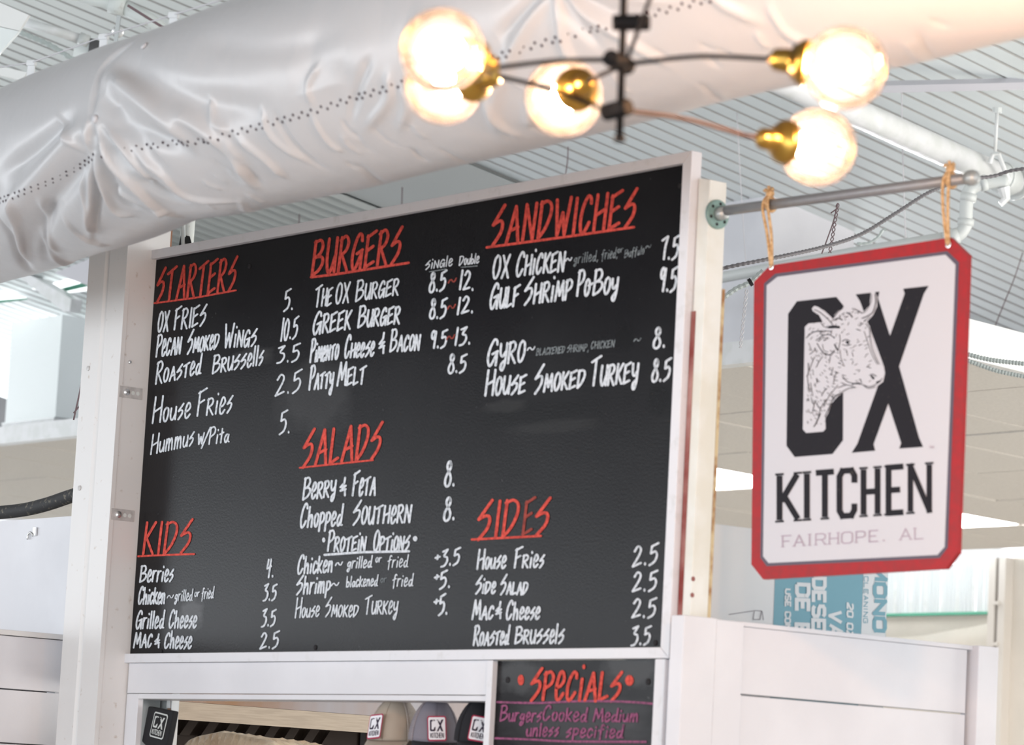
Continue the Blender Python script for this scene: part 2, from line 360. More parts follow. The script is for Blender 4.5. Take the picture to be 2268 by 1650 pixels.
# lower tiled ceiling (drop ceiling) in the middle distance; its grid is a little skewed to the board
Z3 = 3.6
def sk(xr, y): return xr-0.19*(y-7.5)
tiles = thing('ceiling', None, None, (-8, 7, Z3), kind='structure')
ys = [4.56, 5.73, 6.93, 8.22, 9.38, 10.55, 11.75]
xs = [-1.95, -2.98, -3.68, -4.38, -5.08, -5.78, -6.48, -7.18, -7.88, -8.58, -9.28, -9.98, -10.68, -11.38, -12.08, -12.78, -13.48]
lamps = {(5, 2), (6, 2), (5, 4), (6, 4)}
for j in range(len(ys)-1):
    for i in range(len(xs)-1):
        g = 0.012
        a, b, y0, y1 = xs[i]-g, xs[i+1]+g, ys[j]+g, ys[j+1]-g
        if (i, j) in lamps and (i % 2 == 0): continue
        if (i, j) in lamps: b = xs[i+2]+g
        bm = NB(); dz = random.uniform(0, 0.006)
        prism(bm, [(sk(a, y0), y0, Z3+dz), (sk(b, y0), y0, Z3+dz), (sk(b, y1), y1, Z3+dz), (sk(a, y1), y1, Z3+dz)], (0, 0, 0.02))
        if (i, j) in lamps: obj('light_panel', bm, 'tube_light', tiles, label='lit white diffuser panel')
        else: obj('ceiling_tile', bm, 'tile', tiles)
bm = NB(); prism(bm, [(sk(-1.9, 4.6), 4.62, Z3+0.035), (sk(-14, 4.6), 4.62, Z3+0.035), (sk(-14, 12), 11.8, Z3+0.035), (sk(-1.9, 12), 11.8, Z3+0.035)], (0, 0, 0.03))
obj('backing', bm, 'white_paint', tiles)
bm = NB(); prism(bm, [(sk(-1.86, 4.5), 4.50, Z3-0.01), (sk(-1.95, 4.5), 4.56, Z3-0.01), (sk(-1.95, 12), 12, Z3-0.01), (sk(-1.86, 12), 12, Z3-0.01)], (0, 0, 0.17))
obj('fascia_board', bm, 'pipe_paint', tiles)
bm = NB(); prism(bm, [(-14.5, 4.48, Z3-0.01), (sk(-1.9, 4.5), 4.48, Z3-0.01), (sk(-1.9, 4.5), 4.56, Z3-0.01), (-14.5, 4.56, Z3-0.01)], (0, 0, 0.10))
obj('fascia_board', bm, 'pipe_paint', tiles)

# bulkhead box between tiled ceiling and roof
bm = NB(); box(bm, -9.0, -4.48, 6.57, 7.19, Z3+0.08, 4.93)
obj('wall_bulkhead', bm, 'white_paint', kind='structure')
bm = NB(); box(bm, -13, -4.3, 12.6, 12.75, 0, 4.1)
for f in list(bm.faces): pass
bm.free()
# back wall pieces around the blind-covered window
def wbox(name, m, *b, parent=None, kind='structure', **k):
    bm = NB(); box(bm, *b); return obj(name, bm, m, parent, kind=kind, **k)
YB = 12.6
wbox('wall_back', 'white_paint', -19, -3.0, YB, YB+0.1, 3.62, 4.3)
wbox('wall_back', 'beige_wall', -19, -8.25, YB, YB+0.1, 0, 3.235)
wbox('wall_back', 'beige_wall', -8.05, 2.0, YB-0.3, YB-0.2, 0, 3.60)
win = thing('window_1', None, None, (-9.2, YB, 3.24), kind='structure')
bm = NB(); box(bm, -12, -8.2, YB+0.05, YB+0.07, 3.235, 3.62); obj('window_pane', bm, 'window_sky', win)
x = -8.36; k = 0
while x > -10.6:
    w = random.uniform(0.028, 0.034); bm = NB(); box(bm, x-w, x, YB-0.03+random.uniform(-.006, .006), YB-0.02+random.uniform(0, .004), 3.245, 3.60)
    obj('blind_slat', bm, 'carton_white' if k % 4 else 'pipe_paint', win); x -= 0.04; k += 1
bm = NB(); box(bm, -12, -8.25, YB-0.04, YB, 3.225, 3.245); obj('window_sill', bm, 'green_seal', win)
# draped pale sheet below the window
bm = NB(); rows = []
for zi in range(9):
    row = []
    for xi in range(40):
        X = -10.8+xi*0.066; t = xi/39; sag = 0.13*4*(t-0.45)**2
        row.append(bm.verts.new((X, YB-0.06-0.02*math.sin(xi*0.7), 3.06-zi*0.11+sag*(1-zi/9))))
    rows.append(row)
for A, B in zip(rows, rows[1:]):
    for i in range(39): bm.faces.new((A[i], A[i+1], B[i+1], B[i]))
sh = obj('hanging_sheet', bm, 'beige_wall', label='pale beige sheet sagging below the far blind-covered window', cat='curtain', smooth=True)
sm = sh.modifiers.new('s', 'SOLIDIFY'); sm.thickness = 0.01
# beige two-part post at the far right
t = thing('wall_post', 'beige double-channel post right of the far blinds, reaching the tiled ceiling', 'post', (-8.1, 12.0, 0))
bm = NB(); box(bm, -8.21, -8.145, 12.22, 12.30, 0, 3.595); obj('channel', bm, 'beige_post', t)
bm = NB(); box(bm, -8.115, -8.05, 12.22, 12.30, 0, 3.595); obj('channel', bm, 'beige_post', t)
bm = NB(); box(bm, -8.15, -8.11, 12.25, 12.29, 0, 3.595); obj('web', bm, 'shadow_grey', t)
for z in (3.27, 2.98):
    bm = NB(); box(bm, -8.17, -8.09, 12.205, 12.22, z-0.012, z+0.012); obj('clip', bm, 'beige_post', t)

# ================================================================ STROKE LETTERING
def G(w, s, sm=()): return (w, s)
HW = {  # handwritten capitals: width; strokes separated by ';', '~' = smoothed
 'A': (.52, "0,0 .3,1 .52,-.02;.1,.33 .46,.42"),
 'B': (.5, "0,0 .04,1;~.0,.96 .3,1 .42,.82 .32,.62 .06,.5;~.1,.53 .42,.5 .48,.32 .3,.12 0,0"),
 'C': (.44, "~.42,.80 .38,.97 .25,1 .08,.72 .01,.32 .08,.02 .22,.03 .40,.28"),
 'D': (.5, "0,0 .04,1;~.0,.93 .26,1 .46,.88 .46,.6 .28,.25 .02,0"),
 'E': (.44, "0,0 .03,.93;0,.88 .44,1.04;.03,.48 .34,.6;-.02,0 .42,.14"),
 'F': (.42, "0,0 .04,.95;-.03,.88 .42,1.05;.03,.48 .33,.6"),
 'G': (.5, "~.44,.8 .4,.97 .26,1 .08,.7 0,.3 .09,0 .22,.04 .44,.42;.22,.44 .5,.54;.47,.5 .45,-.02"),
 'H': (.48, "0,0 .04,1;.44,0 .47,1;.02,.42 .45,.58"),
 'I': (.1, "0.04,0 .07,1"),
 'J': (.3, "~.3,1 .28,.2 .15,0 0,.2"),
 'K': (.44, "0,0 .04,1;.44,1 .05,.46;.09,.5 .42,0"),
 'L': (.38, "0.03,1 0,0 .38,.14"),
 'M': (.6, "0,0 .12,1;.12,1 .3,.25;.3,.25 .52,1;.52,1 .6,0"),
 'N': (.48, "0,0 .05,1;.05,1 .42,0;.42,0 .48,1"),
 'O': (.42, "~.24,1 .08,.85 .0,.4 .1,.02 .26,.05 .4,.4 .38,.85 .24,1 .2,.99"),
 'P': (.42, "0,0 .04,1;~-.02,.92 .25,1.02 .41,.85 .34,.6 .05,.42"),
 'R': (.46, "0,0 .04,1;~-.02,.92 .25,1.02 .4,.85 .32,.62 .07,.47;.1,.5 .45,-.02"),
 'S': (.46, ".44,1.03 0,.52;~0,.52 .2,.60 .36,.60 .42,.47 .34,.25 .06,-.03"),
 'T': (.5, "-.02,.84 .52,1.04;.25,.92 .21,0"),
 'U': (.44, "~.02,1 .0,.4 .1,.02 .25,.08 .42,.5;.44,1 .42,0"),
 'V': (.44, "0,1 .2,0 .44,1"),
 'W': (.62, "0,1 .13,0;.13,0 .31,.62;.31,.62 .45,0;.45,0 .62,1.02"),
 'X': (.42, "0,1.0 .42,0;.42,1.02 0,0"),
 'Y': (.42, "~0,1 .03,.55 .18,.38 .38,.6;~.42,1 .38,.1 .25,-.28 .12,-.22 .14,0 .3,.15"),
 'Z': (.42, "0,1 .42,1 0,0 .42,0"),
 'a': (.42, "~.36,.62 .2,.72 .02,.4 .08,.02 .22,.04 .38,.6;~.38,.68 .34,.15 .46,0"),
 'b': (.42, "0,1.45 .03,0;~.03,.5 .25,.72 .4,.4 .25,.02 .02,.05"),
 'c': (.36, "~.36,.8 .24,1 .08,.8 0,.35 .1,.0 .22,.05 .36,.3"),
 'd': (.44, "~.38,.65 .2,.75 .02,.4 .08,.02 .22,.04 .38,.5;~.44,1.5 .38,.4 .36,.05 .5,.02"),
 'e': (.38, "~.03,.42 .22,.5 .36,.72 .28,.98 .14,.95 .02,.5 .06,.05 .2,.0 .38,.22"),
 'f': (.4, "~.42,1.35 .3,1.45 .2,1.1 .14,-.25;.0,.75 .36,.95"),
 'g': (.4, "~.36,.7 .2,.82 .02,.5 .1,.25 .3,.4 .36,.75;~.37,.8 .3,-.1 .15,-.42 .02,-.3 .12,-.08 .3,.1"),
 'h': (.44, "0,0 .04,1.45;~.04,.5 .22,.85 .34,.75 .36,0"),
 'i': (.14, "0.04,0 .08,.78;*.1,1.22"),
 'k': (.4, "0,0 .04,1.4;.38,1 .06,.42;.08,.48 .4,0"),
 'l': (.12, "0.03,0 .07,1.45"),
 'm': (.62, "0,0 .05,.9;~.04,.5 .16,.88 .26,.8 .27,0;~.28,.5 .42,.88 .52,.8 .56,0"),
 'n': (.42, "0,0 .04,.9;~.04,.5 .2,.88 .33,.8 .36,0"),
 'o': (.36, "~.2,.92 .06,.78 .0,.4 .1,.02 .24,.05 .34,.4 .33,.8 .2,.92 .16,.9"),
 'p': (.4, "0,-.35 .05,.95;~.04,.85 .2,.98 .38,.8 .33,.4 .06,.2"),
 'r': (.34, "0,0 .04,.9;~.04,.55 .16,.85 .34,.9"),
 's': (.34, ".34,1.0 0,.52;~0,.52 .2,.58 .30,.5 .26,.28 .04,-.03"),
 't': (.34, "0.16,0 .2,1.3;0,.8 .36,.95"),
 'u': (.4, "~.02,.8 0,.3 .08,.02 .22,.06 .36,.4;.38,.85 .37,0"),
 'v': (.36, "0,.9 .16,0 .36,.95"), 'w': (.5, "0,.9 .1,0;.1,0 .24,.65;.24,.65 .36,0;.36,0 .5,.95"),
 'x': (.36, "0,.9 .36,0;.36,.95 0,0"),
 'y': (.4, "~0,.9 .02,.45 .15,.28 .34,.5;~.4,.95 .36,.1 .22,-.45 .08,-.38 .1,-.2 .3,.05"),
 '0': (.4, "~.22,1 .05,.8 .0,.4 .1,.02 .25,.04 .38,.45 .36,.85 .22,1 .18,.99"),
 '1': (.12, "0.02,0 .08,1"),
 '2': (.48, "~.03,.78 .2,1 .38,.88 .34,.6 .0,.02;0,.02 .46,.14"),
 '3': (.44, ".04,.88 .4,1;~.4,1 .16,.62 .38,.52 .42,.28 .25,.02 .02,-.04"),
 '4': (.4, ".1,1 .04,.5 .4,.62;.34,1 .26,0"),
 '5': (.44, ".44,1.02 .08,.9;.08,.9 .06,.55;~.06,.55 .3,.62 .42,.42 .32,.12 .04,-.04"),
 '7': (.42, "0,.84 .42,1;~.42,1 .28,.5 .26,0"),
 '8': (.42, "~.34,.84 .26,1 .14,.97 .09,.82 .16,.66 .32,.48 .41,.26 .34,.04 .16,-.02 .03,.12 .05,.36 .18,.55 .32,.7 .35,.86 .28,.99"),
 '9': (.4, "~.34,.75 .2,1 .04,.85 .06,.6 .2,.55 .36,.9;.37,.96 .3,0"),
 '.': (.12, "*.06,.04"), ',': (.12, ".1,.1 .02,-.2"), '-': (.25, ".0,.42 .26,.6"), '/': (.3, "0,-.25 .42,1.1"),
 '&': (.36, ".22,1 .2,.7;.2,.7 0,.48 .3,.55;.3,.55 .02,.28 .32,.36;.28,.36 .3,0"),
 '+': (.3, ".15,0 .17,.6;0,.25 .32,.36"), '~': (.4, "~0,.1 .06,.4 .16,.45 .24,.15 .34,.1 .42,.5"),
 'o.': (.2, "*.1,.1"), ' ': (.25, ""),
}
BL = {  # block capitals
 'A': (.6, "0,0 .3,1 .6,0;.1,.32 .5,.32"), 'B': (.5, "0,0 0,1 .4,1 .5,.88 .5,.62 .4,.5 0,.5;.4,.5 .5,.38 .5,.12 .4,0 0,0"),
 'C': (.5, ".5,.72 .5,.88 .4,1 .1,1 0,.88 0,.12 .1,0 .4,0 .5,.12 .5,.26"),
 'D': (.5, "0,0 0,1 .38,1 .5,.86 .5,.14 .38,0 0,0"), 'E': (.46, ".46,1 0,1 0,0 .46,0;0,.5 .36,.5"), 'F': (.46, ".46,1 0,1 0,0;0,.5 .36,.5"),
 'G': (.52, ".5,.78 .5,.88 .4,1 .1,1 0,.88 0,.12 .1,0 .4,0 .5,.12 .5,.48 .28,.48"), 'H': (.52, "0,0 0,1;.52,0 .52,1;0,.5 .52,.5"),
 'I': (.1, ".05,0 .05,1"), 'K': (.52, "0,0 0,1;.5,1 .05,.42;.14,.52 .52,0"), 'L': (.44, "0,1 0,0 .44,0"),
 'M': (.7, "0,0 0,1 .35,.3 .7,1 .7,0"), 'N': (.56, "0,0 0,1 .56,0 .56,1"), 'O': (.54, ".42,1 .12,1 0,.86 0,.14 .12,0 .42,0 .54,.14 .54,.86 .42,1 .3,1"),
 'P': (.5, "0,0 0,1 .38,1 .5,.88 .5,.58 .38,.46 0,.46"), 'R': (.52, "0,0 0,1 .38,1 .5,.88 .5,.58 .38,.46 0,.46;.3,.46 .52,0"),
 'S': (.5, ".5,.86 .4,1 .1,1 0,.88 0,.62 .1,.52 .4,.48 .5,.38 .5,.12 .4,0 .1,0 0,.14"), 'T': (.54, "0,1 .54,1;.27,1 .27,0"),
 'U': (.52, "0,1 0,.12 .12,0 .4,0 .52,.12 .52,1"), 'V': (.58, "0,1 .29,0 .58,1"), 'Z': (.5, "0,1 .5,1 0,0 .5,0"),
 '2': (.5, "0,.84 .1,1 .4,1 .5,.86 .5,.6 0,.1 0,0 .5,0"), '0': (.54, ".42,1 .12,1 0,.86 0,.14 .12,0 .42,0 .54,.14 .54,.86 .42,1 .3,1"),
 '.': (.1, "*.05,.05"), ',': (.1, ".08,.1 .02,-.15"), ' ': (.3, ""),
}
def glyph_strokes(font, ch):
    w, s = font[ch]; out = []
    for st in s.split(';'):
        if not st: continue
        if st[0] == '*':
            x, y = map(float, st[1:].split(',')); out.append(('dot', [(x, y)])); continue
        sm = st[0] == '~'
        P = [tuple(map(float, q.split(','))) for q in st.lstrip('~').split()]
        if sm: P = [tuple(q) for q in spline(P, 5)]
        out.append(('line', P))
    return w, out
TALL = set('hldkbft')
def layout(font, text, hF, hR, gap=.17, mono=False):
    """list of strokes in a frame with unit = rest height; x normalised later"""
    x = 0; res = []
    for i, ch in enumerate(text):
        w, st = glyph_strokes(font, ch)
        k = hF/hR if (i == 0 and ch != ' ') else 1.0
        kx = 1.25 if i == 0 and k > 1.15 else 1.0
        j = random.uniform(-.02, .02)
        for kind, P in st: res.append((kind, [(x+px*kx, py*k+j) for px, py in P]))
        x += w*kx+gap
    return x-gap, res
RIB = 0
def ribbon(bm, P, w, mp, cap=True):
    """flat stroke of width w along 2-D points, mapped to 3-D by mp"""
    global RIB
    P = np.array(P, float); RIB += 1; e_ = 2e-5+(RIB % 40)*2.5e-5; mp0 = mp
    def mp(p, m0=mp0, e=e_): v = np.array(m0(p), float); d = CAM-v; return v+d/np.linalg.norm(d)*e
    keep = [0]+[i for i in range(1, len(P)) if np.linalg.norm(P[i]-P[i-1]) > 1e-6]; P = P[keep]
    if len(P) < 2: return
    T = np.diff(P, axis=0); T /= np.linalg.norm(T, axis=1)[:, None]
    for i in range(1, len(P)-1):
        if T[i-1]@T[i] < .72:
            x_ = 0 if cap else w*.42
            ribbon(bm, np.vstack([P[:i], P[i]+T[i-1]*x_]), w, mp0, cap); ribbon(bm, np.vstack([P[i]-T[i]*x_, P[i+1:]]), w, mp0, cap); return
    Tn = np.vstack([T[:1], (T[:-1]+T[1:]), T[-1:]]); ln = np.linalg.norm(Tn, axis=1)[:, None]; Tn = Tn/np.maximum(ln, .3)
    Nn = np.stack([-Tn[:, 1], Tn[:, 0]], 1)
    nn = np.linalg.norm(Nn, axis=1)[:, None]; Nn = Nn/nn
    sc = np.ones(len(P))
    for i in range(1, len(P)-1): sc[i] = min(1.6, 1/max(.55, abs(float(Nn[i]@np.array([-T[i][1], T[i][0]])))))
    L = [bm.verts.new(tuple(mp(p+n*w/2*s))) for p, n, s in zip(P, Nn, sc)]; R = [bm.verts.new(tuple(mp(p-n*w/2*s))) for p, n, s in zip(P, Nn, sc)]
    for i in range(len(P)-1): bm.faces.new((L[i], L[i+1], R[i+1], R[i]))
    if cap:
        for idx, t, a, b in ((0, -T[0], R[0], L[0]), (-1, T[-1], L[-1], R[-1])):
            p = P[idx]; n = Nn[idx]*(1 if idx == -1 else -1); mid = []
            for q in (1, 2, 3):
                an = math.pi*q/4; mid.append(bm.verts.new(tuple(mp(p+(n*math.cos(an)+t*math.sin(an))*w/2))))
            bm.faces.new([a]+mid+[b])
def dot2(bm, c, r, mp, ry=None):
    ry = ry or r
    global RIB
    RIB += 1; e_ = 2e-5+(RIB % 40)*2.5e-5; mp0 = mp
    def mp(p): v = np.array(mp0(p), float); d = CAM-v; return v+d/np.linalg.norm(d)*e_
    bm.faces.new([bm.verts.new(tuple(mp(np.array([c[0]+r*math.cos(a), c[1]+ry*math.sin(a)])))) for a in np.linspace(0, 2*math.pi, 12, endpoint=False)])
def write(bm, text, x0, y0, x1, y1, hF, hR, sw, mp, font=HW, slant=.075, gap=.17, cap=True):
    """lettering whose baseline runs (x0,y0)-(x1,y1) in reference pixels"""
    w, st = layout(font, text, hF, hR, gap); w = max(w, .05)
    up = np.array([.055+slant*.6, -1.0])
    for kind, P in st:
        Q = []
        for a, b in P:
            f = a/w; base = np.array([x0+(x1-x0)*f, y0+(y1-y0)*f]); Q.append(base+up*b*hR)
        if kind == 'dot': dot2(bm, Q[0], sw*.62*(.8 if font is HW else 1), mp, sw*.8)
        else: ribbon(bm, Q, sw, mp, cap)

# ================================================================ MENU BOARD (plane y = 0, 2.44 x 1.22 m sheet)
ZB = 1.98
board = thing('menu_board', 'large black chalkboard menu with red STARTERS, BURGERS, SANDWICHES headings in a white frame', 'menu board', (1.2, 0, 1.955))
bm = NB(); box(bm, -0.02, 2.42, 0.0, 0.012, ZB-0.02, ZB+1.205)
obj('board_panel', bm, 'blackboard', board)
def rail(pts, name='frame_rail', par=board, y0=-0.018, y1=0.016, m='frame_paint'):
    bm = NB(); prism(bm, [(p[0], y0, p[1]) for p in pts], (0, y1-y0, 0)); return obj(name, bm, m, par, bevel=0.0015)
OX0, OX1, OZ0, OZ1 = -0.041, 2.454, 1.957, 3.196
IX0, IX1, IZ0, IZ1 = -0.005, 2.421, 1.984, 3.168
g = 0.0006
rail([(OX0, OZ1), (OX1, OZ1), (IX1, IZ1+g), (IX0, IZ1+g)]); rail([(OX0, OZ0), (OX1, OZ0), (IX1, IZ0-g), (IX0, IZ0-g)])
rail([(OX0, OZ0+g), (IX0-g, IZ0), (IX0-g, IZ1), (OX0, OZ1-g)]); rail([(OX1, OZ0+g), (IX1+g, IZ0), (IX1+g, IZ1), (OX1, OZ1-g)])
MPB = lambda p: PY(p[0], p[1], -0.0010)
def screw(px, py, par, r=.007):
    c = PY(px, py, 0.0); bm = NB(); lathe(bm, c, (0, -1, 0), [(0, r), (.002, r), (.0035, r*.7), (.0025, r*.35)], 14); obj('screw', bm, 'dark_hole', par)
for q in ((553, 590), (699, 1434), (357, 1443), (1452, 1424), (1507, 412), (1108, 1447)): screw(q[0], q[1], board)

def line(par, name, m, items, sw, mp=MPB, font=HW, label=None, **kw):
    for it in items:
        bm = NB(); write(bm, *it, sw, mp, font, **kw); o = obj(name, bm, m, par, label=label)
    return o
def underline(par, m, pts, sw, mp=MPB, name='chalk_underline'):
    bm = NB(); ribbon(bm, pts, sw, mp); obj(name, bm, m, par)
H = lambda m, *it, sw=5.8, **k: line(board, 'chalk_heading', m, it, sw*.92, label='red chalk heading', gap=.2, **k)
H('chalk_red', ('STARTERS', 345, 670, 519, 642, 72, 72)); underline(board, 'chalk_red', [(342, 671.5), (430, 660), (522.5, 643)], 4)
H('chalk_red', ('BURGERS', 691, 611, 884, 581, 76, 76), sw=7); underline(board, 'chalk_red', [(689, 614), (740, 608), (905, 582)], 5.5)
H('chalk_red', ('SALADS', 669, 1033, 840, 1015, 79, 77), sw=6.8); underline(board, 'chalk_red', [(664, 1036), (740, 1028), (826, 1019)], 4)
H('chalk_red', ('SANDWICHES', 1088, 543, 1404, 499, 82, 80), sw=7.6); underline(board, 'chalk_red', [(1078, 548), (1250, 525), (1404, 503)], 5.5)
H('chalk_red', ('SID', 1056, 1192, 1143, 1188, 82, 80), sw=7.4); H('chalk_red_faint', ('E', 1158, 1185, 1177, 1184, 78, 78), sw=6.5); H('chalk_red', ('S', 1184, 1183, 1212, 1182, 78, 78), sw=7.4)
underline(board, 'chalk_red', [(1045, 1195), (1120, 1191), (1198, 1187)], 5)
H('chalk_red', ('KIDS', 317, 1228, 420, 1223, 70, 70)); underline(board, 'chalk_red', [(306, 1232), (370, 1229), (430, 1227)], 4.2)
W_ = 'chalk_white'
def items(*rows, sw=4.2, m=W_, name='chalk_word', **k):
    return line(board, name, m, rows, sw*.92, **k)
# starters
items(('OX', 349, 736, 371, 733, 44, 44), ('FRIES', 386, 731, 454, 720, 48, 44))
items(('PeCAN', 346, 790, 399, 783, 48, 37), ('SMOKeD', 414, 783, 483, 771, 50, 32), ('WiNGS', 496, 770, 566, 766, 52, 36))
items(('ROASTed', 345, 851, 443, 827, 48, 30), ('BRUSSells', 471, 827, 581, 807, 40, 30))
items(('House', 338, 937, 420, 924, 58, 33), ('FRies', 437, 922, 512, 913, 57, 36))
items(('Hummus', 334, 1006, 427, 986, 44, 29), ('w', 438, 984, 450, 982, 25, 25), ('/', 447, 984, 458, 983, 33, 33), ('Pita', 463, 984, 506, 978, 37, 24), sw=3.6)
P = lambda *r, **k: items(*r, name='chalk_price', **k)
P(('5.', 628, 687, 648, 685, 46, 46)); P(('10.5', 622, 755, 657, 747, 50, 46)); P(('3.5', 613, 803, 661, 799, 36, 38)); P(('2.5', 610, 877, 664, 865, 46, 47)); P(('5.', 618, 961, 641, 959, 50, 50))
# kids
items(('Berries', 310, 1289, 382, 1287, 36, 26))
items(('Chicken', 306, 1338, 364, 1337, 38, 25), sw=4); items(('~', 370, 1326, 383, 1325, 14, 14), ('grilled', 387, 1331, 425, 1330, 17, 17), ('or', 431, 1321, 441, 1320, 10, 10), ('fried', 446, 1327, 472, 1324, 17, 17), sw=2.4)
items(('Grilled', 301, 1392, 361, 1391, 39, 26), ('Cheese', 374, 1391, 434, 1390, 39, 26), sw=4)
items(('MAC', 296, 1434, 335, 1433, 33, 28), ('&', 342, 1435, 353, 1434, 30, 30), ('Cheese', 364, 1435, 423, 1436, 33, 26), sw=4)
P(('4.', 589, 1279, 605, 1277, 40, 40)); P(('3.5', 583, 1329, 610, 1329, 36, 34)); P(('3.5', 579, 1387, 608, 1386, 38, 35)); P(('2.5', 576, 1438, 615, 1434, 35, 36))
# burgers
items(('THE', 697, 680, 733, 676, 46, 38), ('OX', 743, 673, 771, 670, 45, 44), ('BURGER', 788, 667, 881, 653, 46, 35))
items(('GREEK', 693, 740, 775, 729, 48, 41), ('BURGER', 793, 726, 884, 716, 47, 37), sw=4.8)
items(('PiMeNTO', 687, 802, 748, 795, 51, 32), ('CHeeSe', 763, 793, 827, 788, 50, 31), ('&', 838, 784, 851, 782, 46, 46), ('BACON', 864, 779, 928, 775, 49, 34), sw=4.6)
items(('PATTy', 685, 863, 736, 858, 53, 34), ('MELT', 747, 855, 807, 850, 51, 38), sw=4.8)
items(('SiNGle', 942, 597, 1001, 588, 18, 16), ('Double', 1017, 588, 1060, 582, 20, 15), sw=2.6)
underline(board, 'chalk_grey', [(951, 602), (988, 596)], 2); underline(board, 'chalk_grey', [(1021, 592), (1057, 589)], 2)
for (a, x0, y0, x1, y1, h), (b, x2, y2, x3, y3, h2), (tx, ty) in (
        (('8.5', 950, 647, 985, 642, 42), ('12.', 1018, 641, 1048, 643, 42), (993, 628)),
        (('8.5', 951, 705, 986, 704, 42), ('12.', 1013, 696, 1047, 693, 37), (991, 686)),
        (('9.5', 953, 771, 987, 770, 38), ('13.', 1008, 764, 1041, 761, 38), (989, 754))):
    P((a, x0, y0, x1, y1, h, h), (b, x2, y2, x3, y3, h2, h2), sw=5)
    items(('~', tx, ty, tx+16, ty-4, 16, 16), m='chalk_red_faint', sw=3.4, name='chalk_dash')
P(('8.5', 992, 826, 1030, 823, 41, 38), sw=5)
# salads
items(('BeRRY', 671, 1107, 741, 1099, 48, 35), ('&', 752, 1099, 766, 1098, 40, 40), ('FeTA', 781, 1098, 830, 1096, 52, 38), sw=4.8)
items(('Chopped', 665, 1168, 756, 1163, 52, 31), ('SOUTHeRN', 781, 1161, 908, 1157, 51, 38), sw=4.8)
items(('o.', 0, 0, 1, 0, 1, 1)) if False else None
for q_ in ((717, 1196, 3.6, 5.5), (919.5, 1193, 5, 6)): bm = NB(); dot2(bm, q_[:2], q_[2], MPB, q_[3]); obj('chalk_dot', bm, W_, board)
items(('PROTEiN', 726, 1221, 808, 1220, 45, 31), ('OPTiONS', 827, 1220, 905, 1219, 45, 31), sw=4.6)
underline(board, W_, [(719, 1229), (800, 1223), (906, 1221)], 5.2)
items(('Chicken', 659, 1271, 735, 1267, 41, 26), sw=4.4); items(('~', 743, 1254, 757, 1252, 14, 14), ('grilled', 769, 1259, 822, 1256, 17, 17), sw=3.2); items(('or', 832, 1245, 844, 1245, 11, 11), ('fried', 858, 1257, 902, 1255, 18, 18), sw=2.6, m=W_)
items(('Shrimp', 656, 1316, 730, 1313, 40, 27), sw=4.4); items(('~', 734, 1299, 749, 1297, 13, 13), ('blackened', 767, 1300, 835, 1297, 16, 16), ('fried', 869, 1299, 913, 1297, 18, 18), sw=2.9); items(('or', 843, 1290, 855, 1289, 10, 10), sw=2, m='chalk_grey')
items(('House', 654, 1368, 706, 1365, 44, 23), ('SMOKeD', 720, 1365, 792, 1366, 41, 25), ('TURKey', 807, 1360, 879, 1359, 40, 28), sw=3.4)
P(('8.', 984, 1078, 1006, 1075, 54, 54), sw=5.6); P(('8.', 982, 1153, 1006, 1150, 50, 50), sw=5.6)
P(('+', 964, 1239, 973, 1238, 14, 14), ('3.5', 977, 1254, 1016, 1250, 36, 36), sw=4.8); P(('+', 963, 1283, 971, 1282, 14, 14), ('5.', 973, 1303, 996, 1300, 38, 38), sw=5); P(('+', 962, 1337, 970, 1336, 14, 14), ('5.', 971, 1362, 990, 1360, 44, 44), sw=5.2)
# sandwiches
items(('OX', 1091, 617, 1125, 614, 50, 50), ('CHiCKEN', 1143, 612, 1248, 600, 52, 43), sw=5.2)
items(('~', 1253, 579, 1265, 577, 13, 13), sw=3); items(('grilled,', 1271, 584, 1324, 577, 15, 15), ('fried,', 1332, 575, 1367, 570, 15, 15), ('or', 1368, 560, 1379, 558, 9, 9), ('Buffalo', 1383, 571, 1426, 562, 17, 13), ('~', 1430, 551, 1441, 548, 12, 12), sw=1.9, m='chalk_grey')
items(('GULF', 1085, 684, 1147, 677, 54, 44), ('SHRiMP', 1160, 675, 1264, 662, 57, 43), ('PO', 1278, 656, 1304, 655, 56, 36), ('-', 1303, 640, 1312, 638, 18, 18), ('BOy', 1314, 653, 1366, 649, 56, 36), sw=5.4)
items(('GYRO', 1079, 810, 1160, 801, 56, 46), sw=5.6); items(('~', 1168, 777, 1183, 775, 14, 14), sw=3)
items(('BLACKENED', 1188, 787, 1250, 782, 15, 15), ('SHRIMP,', 1256, 780, 1303, 777, 15, 15), ('CHICKEN', 1309, 773, 1360, 769, 16, 16), sw=2, m='chalk_grey'); items(('~', 1404, 757, 1418, 755, 12, 12), sw=2.6, m='chalk_grey')
items(('HOUSE', 1075, 876, 1162, 870, 56, 39), ('SMOKED', 1183, 870, 1293, 858, 60, 38), ('TURKEY', 1307, 855, 1410, 848, 62, 44), sw=5.6)
P(('7.5', 1463, 575, 1500, 572, 50, 50), sw=5.2); P(('9.5', 1460, 645, 1496, 643, 52, 52), sw=5.6); P(('8.', 1446, 771, 1472, 768, 44, 44), sw=5.6); P(('8.5', 1443, 846, 1482, 841, 48, 46), sw=5.6)
